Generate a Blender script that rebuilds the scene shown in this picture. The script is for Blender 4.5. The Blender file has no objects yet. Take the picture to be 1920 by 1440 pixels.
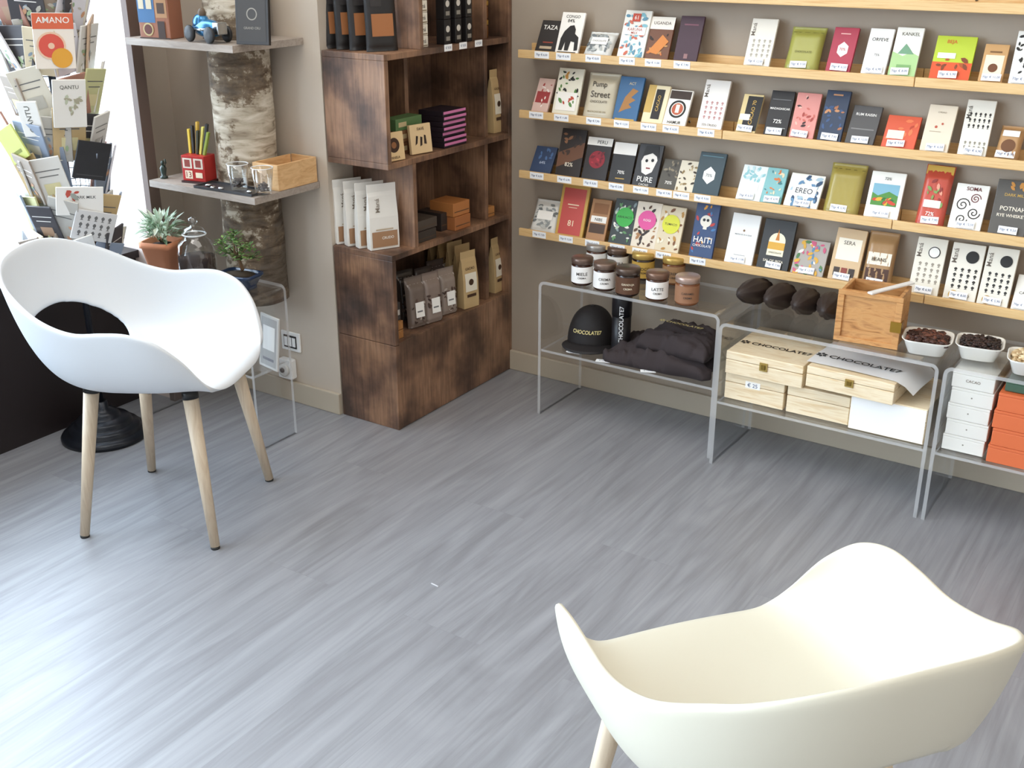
import bpy, math, random
from mathutils import Vector, Matrix, noise
PI=math.pi; rnd=random.Random(5)
C=bpy.context.scene.collection
F=2120.0; PSI=math.radians(33.4); TH=math.atan(870/2120.0)
CAM=Vector((2.167,-3.286,1.55))
RT=Vector((math.cos(PSI),math.sin(PSI),0)); FW=Vector((-math.sin(PSI),math.cos(PSI),0))
def ray(px,py):
    u=px-960; v=py-720
    return RT*u+FW*(F*math.cos(TH)-v*math.sin(TH))-Vector((0,0,1))*(F*math.sin(TH)+v*math.cos(TH))
def on(ax,val,px,py):
    d=ray(px,py); t=(val-CAM[ax])/d[ax]; return CAM+d*t
def _cam(p):
    r=p-CAM; f=r.dot(FW); dn=-r.z
    return r.dot(RT), dn*math.cos(TH)-f*math.sin(TH), f*math.cos(TH)+dn*math.sin(TH)
def line(p0,dv,px=None,py=None):
    p0=Vector(p0); dv=Vector(dv); k=((px-960) if px is not None else (py-720))/F; i=0 if px is not None else 1
    g=lambda p:(_cam(p)[i]-k*_cam(p)[2])
    a=g(p0); b=g(p0+dv); return p0+dv*(-a/(b-a))
# ---------------------------------------------------------------- materials
def lin(h):
    h=h.lstrip('#'); o=[]
    for i in (0,2,4):
        c=int(h[i:i+2],16)/255; o.append(c/12.92 if c<=.04045 else ((c+.055)/1.055)**2.4)
    return (*o,1)
_m={}
def M(h,rough=.5,metal=0.0,**k):
    key=(h,rough,metal,tuple(sorted(k.items())))
    if key in _m: return _m[key]
    m=bpy.data.materials.new('paint_'+h); m.use_nodes=True; b=m.node_tree.nodes['Principled BSDF']
    b.inputs['Base Color'].default_value=lin(h); b.inputs['Roughness'].default_value=rough; b.inputs['Metallic'].default_value=metal
    for kk,v in k.items(): b.inputs[kk.replace('_',' ')].default_value=v
    _m[key]=m; return m
def nm(name):
    m=bpy.data.materials.new(name); m.use_nodes=True; t=m.node_tree; return m,t,t.nodes,t.links,t.nodes['Principled BSDF']
def ramp(n,stops):
    r=n.new('ShaderNodeValToRGB'); e=r.color_ramp.elements
    while len(e)<len(stops): e.new(.5)
    for q,(p,c) in zip(e,stops): q.position=p; q.color=lin(c)
    return r
def mapped(n,l,scale,kind='Object'):
    tc=n.new('ShaderNodeTexCoord'); mp=n.new('ShaderNodeMapping'); mp.inputs['Scale'].default_value=scale
    l.new(tc.outputs[kind],mp.inputs['Vector']); return mp
def wood(name,stops,scale,rough=.5,nscale=3,dist=1.5,detail=6,bump=.1):
    m,t,n,l,b=nm(name); mp=mapped(n,l,scale); nz=n.new('ShaderNodeTexNoise'); nz.inputs['Scale'].default_value=nscale
    nz.inputs['Detail'].default_value=detail; nz.inputs['Distortion'].default_value=dist
    l.new(mp.outputs[0],nz.inputs['Vector']); r=ramp(n,stops); l.new(nz.outputs['Fac'],r.inputs[0]); l.new(r.outputs[0],b.inputs['Base Color'])
    bp=n.new('ShaderNodeBump'); bp.inputs['Strength'].default_value=bump; bp.inputs['Distance'].default_value=.003
    l.new(nz.outputs['Fac'],bp.inputs['Height']); l.new(bp.outputs[0],b.inputs['Normal']); b.inputs['Roughness'].default_value=rough
    return m
PINE=wood('pine_ledge',[(.3,'#d2a870'),(.5,'#e0bd86'),(.7,'#cc9c60')],(1.2,14,30),.45)
PALE=wood('pale_box_wood',[(.3,'#dfc7a0'),(.5,'#eddcbd'),(.72,'#d9bb8e')],(2,10,24),.5)
ORW=wood('orange_box_wood',[(.3,'#8a5a34'),(.5,'#a8743f'),(.7,'#7a4a28')],(10,10,3),.5)
BEECH=wood('beech_leg',[(.3,'#c6b197'),(.6,'#d6c4ab')],(20,20,2),.5)
GREYW=wood('grey_shelf_board',[(.3,'#8d8177'),(.6,'#a3978c')],(3,20,20),.5)
def rustic():
    m,t,n,l,b=nm('rustic_dark_wood'); mp=mapped(n,l,(1,1,1)); a=n.new('ShaderNodeTexNoise'); a.inputs['Scale'].default_value=6; a.inputs['Detail'].default_value=5
    l.new(mp.outputs[0],a.inputs['Vector']); mp2=mapped(n,l,(40,40,3)); g=n.new('ShaderNodeTexNoise'); g.inputs['Scale'].default_value=3; g.inputs['Detail'].default_value=6
    l.new(mp2.outputs[0],g.inputs['Vector'])
    r=ramp(n,[(.34,'#46342a'),(.47,'#705341'),(.6,'#997459'),(.75,'#a98468')]); l.new(a.outputs['Fac'],r.inputs[0])
    mx=n.new('ShaderNodeMixRGB'); mx.blend_type='MULTIPLY'; mx.inputs[0].default_value=.45; r2=ramp(n,[(.35,'#888888'),(.6,'#ffffff')])
    l.new(g.outputs['Fac'],r2.inputs[0]); l.new(r.outputs[0],mx.inputs[1]); l.new(r2.outputs[0],mx.inputs[2]); l.new(mx.outputs[0],b.inputs['Base Color'])
    b.inputs['Roughness'].default_value=.42; return m
RUST=rustic()
def floor_mat():
    m,t,n,l,b=nm('grey_plank_vinyl'); tc=n.new('ShaderNodeTexCoord'); mp=n.new('ShaderNodeMapping'); mp.inputs['Rotation'].default_value=(0,0,PI/2)
    l.new(tc.outputs['Object'],mp.inputs['Vector'])
    br=n.new('ShaderNodeTexBrick'); br.inputs['Scale'].default_value=1; br.inputs['Brick Width'].default_value=1.5; br.inputs['Row Height'].default_value=.225
    br.inputs['Mortar Size'].default_value=.0007; br.offset=.37; br.inputs['Mortar Smooth'].default_value=.4; br.inputs['Color1'].default_value=(.0,.0,.0,1); br.inputs['Color2'].default_value=(1,1,1,1); br.inputs['Mortar'].default_value=(.3,.3,.3,1)
    l.new(mp.outputs[0],br.inputs['Vector'])
    vm=n.new('ShaderNodeVectorMath'); vm.operation='MULTIPLY_ADD'; vm.inputs[1].default_value=(13,9,5)
    l.new(br.outputs['Color'],vm.inputs[0]); l.new(mp.outputs[0],vm.inputs[2])
    def grain(sx,sy,sc,dist,det):
        q=n.new('ShaderNodeMapping'); q.inputs['Scale'].default_value=(sx,sy,1); l.new(vm.outputs[0],q.inputs['Vector'])
        z=n.new('ShaderNodeTexNoise'); z.inputs['Scale'].default_value=sc; z.inputs['Distortion'].default_value=dist; z.inputs['Detail'].default_value=det; l.new(q.outputs[0],z.inputs['Vector']); return z
    g1=grain(.7,5,1.6,3.2,6); g2=grain(1.8,70,1,1.0,5)
    r1=ramp(n,[(.28,'#838387'),(.5,'#909195'),(.75,'#9b9ca0')]); l.new(g1.outputs['Fac'],r1.inputs[0])
    r2=ramp(n,[(.3,'#dcdcdc'),(.6,'#ffffff')]); l.new(g2.outputs['Fac'],r2.inputs[0])
    mx=n.new('ShaderNodeMixRGB'); mx.blend_type='MULTIPLY'; mx.inputs[0].default_value=.6; l.new(r1.outputs[0],mx.inputs[1]); l.new(r2.outputs[0],mx.inputs[2])
    r3=ramp(n,[(0,'#f8f7f7'),(1,'#ffffff')]); l.new(br.outputs['Color'],r3.inputs[0])
    m2=n.new('ShaderNodeMixRGB'); m2.blend_type='MULTIPLY'; m2.inputs[0].default_value=1; l.new(mx.outputs[0],m2.inputs[1]); l.new(r3.outputs[0],m2.inputs[2])
    m3=n.new('ShaderNodeMixRGB'); m3.inputs[2].default_value=lin('#707072'); ml=n.new('ShaderNodeMath'); ml.operation='MULTIPLY'; ml.inputs[1].default_value=.35
    l.new(br.outputs['Fac'],ml.inputs[0]); l.new(ml.outputs[0],m3.inputs[0]); l.new(m2.outputs[0],m3.inputs[1])
    l.new(m3.outputs[0],b.inputs['Base Color']); b.inputs['Roughness'].default_value=.40; b.inputs['Specular IOR Level'].default_value=.9
    bp=n.new('ShaderNodeBump'); bp.inputs['Strength'].default_value=.05; bp.inputs['Distance'].default_value=.002; l.new(g2.outputs['Fac'],bp.inputs['Height']); l.new(bp.outputs[0],b.inputs['Normal'])
    return m
def wall_mat(name,c1,c2):
    m,t,n,l,b=nm(name); mp=mapped(n,l,(1,1,1)); z=n.new('ShaderNodeTexNoise'); z.inputs['Scale'].default_value=2.5; z.inputs['Detail'].default_value=5
    l.new(mp.outputs[0],z.inputs['Vector']); r=ramp(n,[(.3,c1),(.7,c2)]); l.new(z.outputs['Fac'],r.inputs[0]); l.new(r.outputs[0],b.inputs['Base Color']); b.inputs['Roughness'].default_value=.75; return m
WALL=wall_mat('taupe_plaster','#a09384','#aa9d8d'); WALL2=wall_mat('sand_plaster','#bcaf9f','#c7bbac')
def birch():
    m,t,n,l,b=nm('birch_bark'); mp=mapped(n,l,(4,4,18)); z=n.new('ShaderNodeTexNoise'); z.inputs['Scale'].default_value=3; z.inputs['Detail'].default_value=8; z.inputs['Distortion'].default_value=.8
    l.new(mp.outputs[0],z.inputs['Vector']); r=ramp(n,[(.34,'#8a7c6a'),(.46,'#b5a995'),(.6,'#cbc1b0'),(.75,'#ddd6c9')]); l.new(z.outputs['Fac'],r.inputs[0])
    mp2=mapped(n,l,(1,1,1.3)); z2=n.new('ShaderNodeTexNoise'); z2.inputs['Scale'].default_value=7; z2.inputs['Detail'].default_value=10; z2.inputs['Roughness'].default_value=.72; l.new(mp2.outputs[0],z2.inputs['Vector'])
    tc=n.new('ShaderNodeTexCoord'); sp=n.new('ShaderNodeSeparateXYZ'); l.new(tc.outputs['Object'],sp.inputs[0]); mr=n.new('ShaderNodeMapRange'); mr.inputs[2].default_value=2.0; l.new(sp.outputs[2],mr.inputs[0])
    rb=n.new('ShaderNodeValToRGB'); e=rb.color_ramp.elements
    st=[(.2,.37),(.36,.40),(.41,.53),(.5,.53),(.545,.45),(.6,.42),(.7,.5)]
    while len(e)<len(st): e.new(.5)
    for q,(p,c) in zip(e,st): q.position=p; q.color=(c,c,c,1)
    l.new(mr.outputs[0],rb.inputs[0]); ad=n.new('ShaderNodeMath'); ad.operation='ADD'; l.new(z2.outputs['Fac'],ad.inputs[0]); l.new(rb.outputs[0],ad.inputs[1])
    r2=ramp(n,[(.84,'#4e3c2e'),(.94,'#8a745c'),(.98,'#ffffff')]); l.new(ad.outputs[0],r2.inputs[0]); mx=n.new('ShaderNodeMixRGB'); mx.blend_type='MULTIPLY'; mx.inputs[0].default_value=.85
    l.new(r.outputs[0],mx.inputs[1]); l.new(r2.outputs[0],mx.inputs[2]); l.new(mx.outputs[0],b.inputs['Base Color']); b.inputs['Roughness'].default_value=.85
    bp=n.new('ShaderNodeBump'); bp.inputs['Strength'].default_value=.8; bp.inputs['Distance'].default_value=.006; l.new(z2.outputs['Fac'],bp.inputs['Height']); l.new(bp.outputs[0],b.inputs['Normal']); return m
def clear(name,tint,gl,base=.03,edge=False):
    m=bpy.data.materials.new(name); m.use_nodes=True; t=m.node_tree; n=t.nodes; l=t.links; n.remove(n['Principled BSDF']); o=n['Material Output']
    tr=n.new('ShaderNodeBsdfTransparent'); tr.inputs[0].default_value=tint; g=n.new('ShaderNodeBsdfGlossy' if not edge else 'ShaderNodeBsdfTranslucent')
    g.inputs[0].default_value=(1,1,1,1)
    if not edge: g.inputs['Roughness'].default_value=.04
    else:
        d=n.new('ShaderNodeBsdfDiffuse'); d.inputs[0].default_value=(1,1,1,1); ad=n.new('ShaderNodeMixShader'); ad.inputs[0].default_value=.6; l.new(g.outputs[0],ad.inputs[1]); l.new(d.outputs[0],ad.inputs[2]); g=ad
    lw=n.new('ShaderNodeLayerWeight'); lw.inputs[0].default_value=.5; pw=n.new('ShaderNodeMath'); pw.operation='POWER'; pw.inputs[1].default_value=4; l.new(lw.outputs['Facing'],pw.inputs[0])
    ma=n.new('ShaderNodeMath'); ma.operation='MULTIPLY_ADD'; ma.inputs[1].default_value=gl; ma.inputs[2].default_value=base
    l.new(pw.outputs[0],ma.inputs[0]); mx=n.new('ShaderNodeMixShader'); l.new(ma.outputs[0],mx.inputs[0]); l.new(tr.outputs[0],mx.inputs[1]); l.new(g.outputs[0],mx.inputs[2]); l.new(mx.outputs[0],o.inputs['Surface']); return m
ACR=clear('clear_acrylic',(.985,.99,.992,1),.7,.07); ACE=clear('acrylic_edge',(1,1,1,1),.1,.42,True); GLS=clear('clear_glass',(.97,.98,.98,1),.9,.10)
# ---------------------------------------------------------------- mesh builder
_tx={}
def textmesh(s):
    if s in _tx: return _tx[s]
    cu=bpy.data.curves.new('t','FONT'); cu.body=s; cu.resolution_u=3; cu.offset=.018 if s=='CHOCOLATE7' else .008; o=bpy.data.objects.new('t',cu); C.objects.link(o)
    dg=bpy.context.evaluated_depsgraph_get(); dg.update(); me=bpy.data.meshes.new_from_object(o.evaluated_get(dg))
    vs=[(v.co.x,v.co.y) for v in me.vertices]; fs=[tuple(p.vertices) for p in me.polygons]
    bpy.data.objects.remove(o); bpy.data.meshes.remove(me)
    if not vs: vs=[(0,0)]
    x0=min(v[0] for v in vs); x1=max(v[0] for v in vs); y0=min(v[1] for v in vs); y1=max(v[1] for v in vs)
    _tx[s]=([(a-(x0+x1)/2,b-(y0+y1)/2) for a,b in vs],fs,max(x1-x0,1e-4),max(y1-y0,1e-4)); return _tx[s]
class MB:
    def __init__(s): s.v=[];s.f=[];s.mi=[];s.sm=[];s.mats=[]
    def add(s,vs,fs,mat,smooth=False,T=None):
        if mat not in s.mats: s.mats.append(mat)
        k=s.mats.index(mat); o=len(s.v)
        for p in vs:
            p=Vector(p); s.v.append(T@p if T else p)
        for f in fs: s.f.append([o+i for i in f]); s.mi.append(k); s.sm.append(smooth)
        return s
    def box(s,x0,x1,y0,y1,z0,z1,mat,T=None):
        return s.add([(x0,y0,z0),(x1,y0,z0),(x1,y1,z0),(x0,y1,z0),(x0,y0,z1),(x1,y0,z1),(x1,y1,z1),(x0,y1,z1)],
            [(0,3,2,1),(4,5,6,7),(0,1,5,4),(1,2,6,5),(2,3,7,6),(3,0,4,7)],mat,False,T)
    def lathe(s,prof,mat,n=32,T=None,cap=True,sq=None):
        vs=[];fs=[]
        for r,z in prof:
            for i in range(n):
                a=2*PI*i/n; k=1
                if sq: k=1/((abs(math.cos(a))**sq+abs(math.sin(a))**sq)**(1/sq))
                vs.append((r*k*math.cos(a),r*k*math.sin(a),z))
        for j in range(len(prof)-1):
            for i in range(n): fs.append((j*n+i,j*n+(i+1)%n,(j+1)*n+(i+1)%n,(j+1)*n+i))
        if cap: fs.append(tuple(reversed(range(n)))); fs.append(tuple((len(prof)-1)*n+i for i in range(n)))
        return s.add(vs,fs,mat,True,T)
    def tube(s,pts,r,mat,n=8,r2=None,T=None,closed=False):
        pts=[Vector(p) for p in pts]; vs=[];fs=[]; m=len(pts)
        for j,p in enumerate(pts):
            if closed: d=pts[(j+1)%m]-pts[j-1]
            else: d=(pts[min(j+1,m-1)]-pts[max(j-1,0)])
            d.normalize(); up=Vector((0,0,1)) if abs(d.z)<.95 else Vector((1,0,0)); a=d.cross(up).normalized(); b=d.cross(a)
            rr=r if r2 is None else r+(r2-r)*j/(m-1)
            for i in range(n): vs.append(p+(a*math.cos(2*PI*i/n)+b*math.sin(2*PI*i/n))*rr)
        for j in range(m if closed else m-1):
            k=(j+1)%m
            for i in range(n): fs.append((j*n+i,k*n+i,k*n+(i+1)%n,j*n+(i+1)%n))
        if not closed: fs.append(tuple(range(n))); fs.append(tuple(reversed([(m-1)*n+i for i in range(n)])))
        return s.add(vs,fs,mat,True,T)
    def blob(s,rx,ry,rz,mat,T=None,n=12,m=8,fn=None):
        vs=[];fs=[]
        for j in range(m+1):
            for i in range(n):
                th=PI*j/m; a=2*PI*i/n; k=fn(th,a) if fn else 1
                vs.append((rx*k*math.sin(th)*math.cos(a),ry*k*math.sin(th)*math.sin(a),rz*math.cos(th)))
        for j in range(m):
            for i in range(n): fs.append((j*n+i,(j+1)*n+i,(j+1)*n+(i+1)%n,j*n+(i+1)%n))
        return s.add(vs,fs,mat,True,T)
    def prism(s,poly,z0,z1,mat,T=None):
        n=len(poly); return s.add([(x,y,z0) for x,y in poly]+[(x,y,z1) for x,y in poly],[tuple(reversed(range(n))),tuple(range(n,2*n))]+[(i,(i+1)%n,n+(i+1)%n,n+i) for i in range(n)],mat,False,T)
    def text(s,st,w,h,mat,fn,rot=0):
        vs,fs,tw,th=textmesh(st); k=min(w/tw,h/th); c,q=math.cos(rot),math.sin(rot)
        return s.add([fn(k*(c*x-q*y),k*(q*x+c*y)) for x,y in vs],fs,mat)
    def build(s,name,parent=None,loc=(0,0,0),rot=(0,0,0),bev=0,sub=0):
        me=bpy.data.meshes.new(name); me.from_pydata([tuple(v) for v in s.v],[],s.f)
        for m in s.mats: me.materials.append(m)
        me.polygons.foreach_set('material_index',s.mi); me.polygons.foreach_set('use_smooth',s.sm); me.update()
        o=bpy.data.objects.new(name,me); C.objects.link(o); o.location=loc; o.rotation_euler=rot
        if parent: o.parent=parent
        if bev:
            b=o.modifiers.new('b','BEVEL'); b.width=bev; b.segments=2; b.limit_method='ANGLE'
        if sub:
            b=o.modifiers.new('s','SUBSURF'); b.levels=b.render_levels=sub
        return o
def tag(o,label,cat,group=None,kind=None):
    o['label']=' '.join(label.split()[:16]); o['category']=cat
    if group: o['group']=group
    if kind: o['kind']=kind
    return o
def thing(name,label,cat,loc,rz=0,group=None,rx=0):
    o=bpy.data.objects.new(name,None); C.objects.link(o); o.location=loc; o.rotation_euler=(rx,0,rz); o.empty_display_size=.05
    return tag(o,label,cat,group)
def struct(o): o['kind']='structure'; return o
# ---------------------------------------------------------------- setting
XW=-.93; YS=-.672; XB=-.245
PX=line((0,-.885,.8),(1,0,0),px=288).x; YP=-.90
struct(MB().box(XW-.15,4.3,-5.6,.1,-.1,0,floor_mat()).build('floor'))
struct(MB().box(XB,4.3,0,.12,0,2.7,WALL).build('wall_back'))
struct(MB().box(XW-.15,XB,YS,.12,0,2.7,WALL2).build('wall_left'))
struct(MB().box(XW-.12,XW,-5.6,YP,0,.5,M('#1d1516',.5)).build('wall_window'))
struct(MB().box(XW-.12,XW,YP+.03,YS,0,2.7,WALL2).box(XW-.12,XW,-5.6,YP+.03,2.4,2.7,WALL2).build('wall_window_upper'))
struct(MB().box(XW-.15,4.3,-5.6,.12,2.7,2.8,M('#e8e4dc',.8)).build('ceiling'))
struct(MB().box(XW-.12,PX-.025,YP,YP+.028,0,2.4,M('#dccbc2',.6)).box(PX-.025,PX,YP-.012,YP+.03,0,2.4,M('#66544b',.5)).build('trim_1'))  # reveal's pale pink has the window glare put into its colour
wf=struct(MB().box(XW-.13,XW+.02,-5.6,YP,.5,.525,M('#2a2222',.5)).box(XW-.09,XW-.04,-5.6,YP,2.36,2.4,M('#54453d')).box(XW-.09,XW-.04,-3.3,-3.24,.525,2.36,M('#54453d')).build('window_1'))
PANE=clear('window_glass',(.98,.99,1,1),.5,.02)
MB().box(XW-.07,XW-.062,-5.6,YP,.525,2.36,PANE).build('pane',wf)
BBM=M('#b5a996',.55)
struct(MB().box(XB+.24,4.3,-.014,0,0,.075,BBM).build('baseboard_back',bev=.003))
struct(MB().box(XW,XB,YS-.014,YS,0,.075,BBM).build('baseboard_left',bev=.003))
struct(MB().box(-14,XW-.15,-14,6,-.25,-.15,M('#dcdcdc',.8)).build('pavement'))
# ---------------------------------------------------------------- packs
def deco(mb,w,h,ops,surf):
    e=[.0003]
    def P(x,y): return surf((x-.5)*w,y*h,e[0])
    def rect(x0,y0,x1,y1,c,ns=5):
        for i in range(ns):
            a=y0+(y1-y0)*i/ns; b=y0+(y1-y0)*(i+1)/ns
            mb.add([P(x0,a),P(x1,a),P(x1,b),P(x0,b)],[(0,1,2,3)],c)
    asp=w/h
    for o in ops:
        k=o[0]; e[0]+=.00022
        c=M(o[-1],.55) if isinstance(o[-1],str) else None
        if k=='r': rect(o[1],o[2],o[3],o[4],c)
        elif k=='c':
            n=20; mb.add([P(o[1]+o[3]*math.cos(2*PI*i/n),o[2]+o[3]*asp*math.sin(2*PI*i/n)) for i in range(n)],[tuple(range(n))],c)
        elif k=='o':
            n=24; a=[P(o[1]+r*math.cos(2*PI*i/n),o[2]+r*asp*math.sin(2*PI*i/n)) for r in (o[3],o[3]-o[4]) for i in range(n)]
            mb.add(a,[(i,(i+1)%n,n+(i+1)%n,n+i) for i in range(n)],c)
        elif k=='t': mb.text(o[1],o[4]*w,o[5]*h,c,lambda x,y:P(o[2]+x/w,o[3]+y/h))
        elif k=='v': mb.text(o[1],o[5]*h,o[4]*w,c,lambda x,y:P(o[2]+x/w,o[3]+y/h),PI/2)
        elif k=='p': mb.add([P(x,y) for x,y in o[1]],[tuple(range(len(o[1])))],c)
        elif k=='f':
            _,R_,Q,x0,y0,x1,y1,_c=o
            for i in range(R_):
                for j in range(Q):
                    cx=x0+(x1-x0)*(j+.5)/Q; cy=y0+(y1-y0)*(i+.5)/R_; a=(x1-x0)/Q*.3; b=(y1-y0)/R_*.36
                    mb.add([P(cx+a*s1,cy+b*s2) for s1,s2 in ((0,1),(.8,.45),(.75,0),(.15,-.6),(.8,-1),(-.8,-1),(-.15,-.6),(-.75,0),(-.8,.45))],[tuple(range(9))],c)
        elif k=='l':
            _,n_,sd,cols,x0,y0,x1,y1=o; q=random.Random(sd)
            for i in range(n_):
                cx=q.uniform(x0+.06,x1-.06); cy=q.uniform(y0+.04,y1-.04); L=q.uniform(.06,.13); a=q.uniform(0,PI); W=L*.45; cc=M(q.choice(cols),.55); e[0]+=.00003
                pts=[]
                for s1,s2 in ((-1,0),(-.4,1),(.4,.9),(1,0),(.4,-1),(-.4,-.9)):
                    xx=s1*L;yy=s2*W; X=cx+xx*math.cos(a)-yy*math.sin(a); Y=cy+(xx*math.sin(a)+yy*math.cos(a))*asp
                    pts.append(P(min(max(X,x0),x1),min(max(Y,y0),y1)))
                mb.add(pts,[tuple(range(6))],cc)
        elif k=='s':
            _,cx,cy,r0,turn,wd,_c=o; n=26; vs=[]
            for i in range(n+1):
                a=turn*2*PI*i/n; r=r0*(1-.85*i/n)
                for rr in (r,r-wd): vs.append(P(cx+rr*math.cos(a),cy+rr*math.sin(a)*asp))
            mb.add(vs,[(2*i,2*i+2,2*i+3,2*i+1) for i in range(n)],c)
        elif k=='x':
            _,cx,cy,r,_c=o
            for i in range(6):
                a=PI/3*i+PI/6; pts=[(.15,0),(.6,.28),(1,0),(.6,-.28)]
                mb.add([P(cx+r*(p*math.cos(a)-q_*math.sin(a)),cy+r*(p*math.sin(a)+q_*math.cos(a))*asp) for p,q_ in pts],[(0,1,2,3)],c)
def bodybar(w,h,t,mat):
    return MB().box(-w/2,w/2,-t,0,0,h,mat), (lambda x,z,e:(x,-t-e,z))
def bodypouch(w,h,t,mat,top=.1):
    nx,nz=12,16; D=lambda x,z:t*min(1,(1-abs(2*x/w)**4)*1.5)*min(1,max(0,(1-top-z/h))*9)*min(1,.35+z/h*12)
    vs=[];fs=[]
    for s in (1,0):
        for j in range(nz+1):
            for i in range(nx+1):
                x=-w/2+w*i/nx; z=h*j/nz; wob=1-.03*math.sin(PI*j/nz)
                vs.append((x*wob,-D(x,z)-.0015+.0008*math.sin(i*2.3+j) if s else 0,z))
    o=(nx+1)*(nz+1)
    for j in range(nz):
        for i in range(nx):
            a=j*(nx+1)+i; fs.append((a,a+1,a+nx+2,a+nx+1)); fs.append((o+a,o+a+nx+1,o+a+nx+2,o+a+1))
    for j in range(nz):
        for i in (0,nx):
            a=j*(nx+1)+i; b=a+nx+1; fs.append((a,b,o+b,o+a) if i==0 else (a,o+a,o+b,b))
    fs+= [tuple(range(nx+1))+tuple(o+i for i in reversed(range(nx+1)))]
    a=nz*(nx+1); fs+=[tuple(a+i for i in reversed(range(nx+1)))+tuple(o+a+i for i in range(nx+1))]
    return MB().add(vs,fs,mat,True),(lambda x,z,e:(x*.97,-D(x,z)-.0028-e,z))
def bodybag(w,h,d,mat):
    sec=[(0,1,1),(.12,1.02,1),(.5,1,.85),(.82,.97,.3),(.88,1,.06),(1,1,.05)]
    def dz(z):
        f=z/h
        for (a,_,p),(b,_,q) in zip(sec,sec[1:]):
            if f<=b: return d*(p+(q-p)*(f-a)/(b-a))
        return d*.05
    vs=[];fs=[]
    for f,kw,kd in sec:
        x=w*kw/2;y=d*kd/2; vs+=[(-x,-y,f*h),(x,-y,f*h),(x,y,f*h),(-x,y,f*h)]
    for j in range(len(sec)-1):
        for i in range(4): fs.append((4*j+i,4*j+(i+1)%4,4*j+4+(i+1)%4,4*j+4+i))
    fs+=[(3,2,1,0),tuple(4*(len(sec)-1)+i for i in range(4))]
    return MB().add(vs,fs,mat),(lambda x,z,e:(x,-dz(z)/2-.0012-e,z))
def pack(name,label,cat,loc,w,h,t,rz,lean,col,ops,kind='bar',group=None,mat=None,rough=.45,part='printed_front'):
    mat=mat or M(col,rough); fn={'bar':bodybar,'pouch':bodypouch,'bag':bodybag}[kind]
    loc=Vector(loc)
    if kind=='bar' and t>.025: loc-=Vector((math.sin(rz),-math.cos(rz),0))*t     # loc is the front foot of a deep box
    mb,sf=fn(w,h,t,mat)
    o=mb.build(name,None,loc,(-lean,0,rz),bev=(.0015 if kind!='pouch' else 0)); tag(o,label,cat,group)
    if ops:
        d=MB(); deco(d,w,h,ops,sf); d.build(part,o)
    return o
# ---------------------------------------------------------------- ledges
ZR={0:1.33,1:1.135,2:.943,3:.743,4:.543}
ORD={0:'highest',1:'second highest',2:'third highest',3:'fourth highest',4:'lowest'}
for r,joints in {0:[.45,1.72,2.99],1:[.085,1.355,2.6],2:[.09,.815,2.08,3.3],3:[.09,1.345,2.6],4:[.09,.775,1.46,2.7]}.items():
    for i,(a,b) in enumerate(zip(joints,joints[1:])):
        if a>1.95: continue
        z=ZR[r]; t=thing('display_ledge',f'narrow pale pine wall ledge, {ORD[r]} row, '+['segment nearest the room corner','segment right of the first joint','third segment from the corner'][i],'shelf',((a+b)/2,0,z),0,'pine display ledges on the back wall')
        L=(b-a)/2-.001
        MB().box(-L,L,-.086,-.001,0,.01,PINE).build('ledge_board',t,bev=.001)
        MB().box(-L,L,-.096,-.086,0,.026,PINE).build('front_lip',t,bev=.002)
        MB().box(-L,L,-.012,-.001,.01,.04,PINE).build('back_rail',t,bev=.001)
        if i==0:
            for s in (-.6,.6): MB().lathe([(.004,0),(.004,.001)],M('#8a8a85',.3,1),12,Matrix.Translation((s*L,-.0125,.027))@Matrix.Rotation(PI/2,4,'X')).build('screw',t)
K='#16130f'; W='#f2efe8'; CR='#ece3d0'; G='#c9a24a'
fish=lambda c,cc='#6b625a':[('v','Maná',.13,.78,.16,.28,'#6b5f52'),('f',4,4,.12,.22,.95,.6,c),('t','52% CRUDO',.5,.12,.6,.06,cc)]
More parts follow.
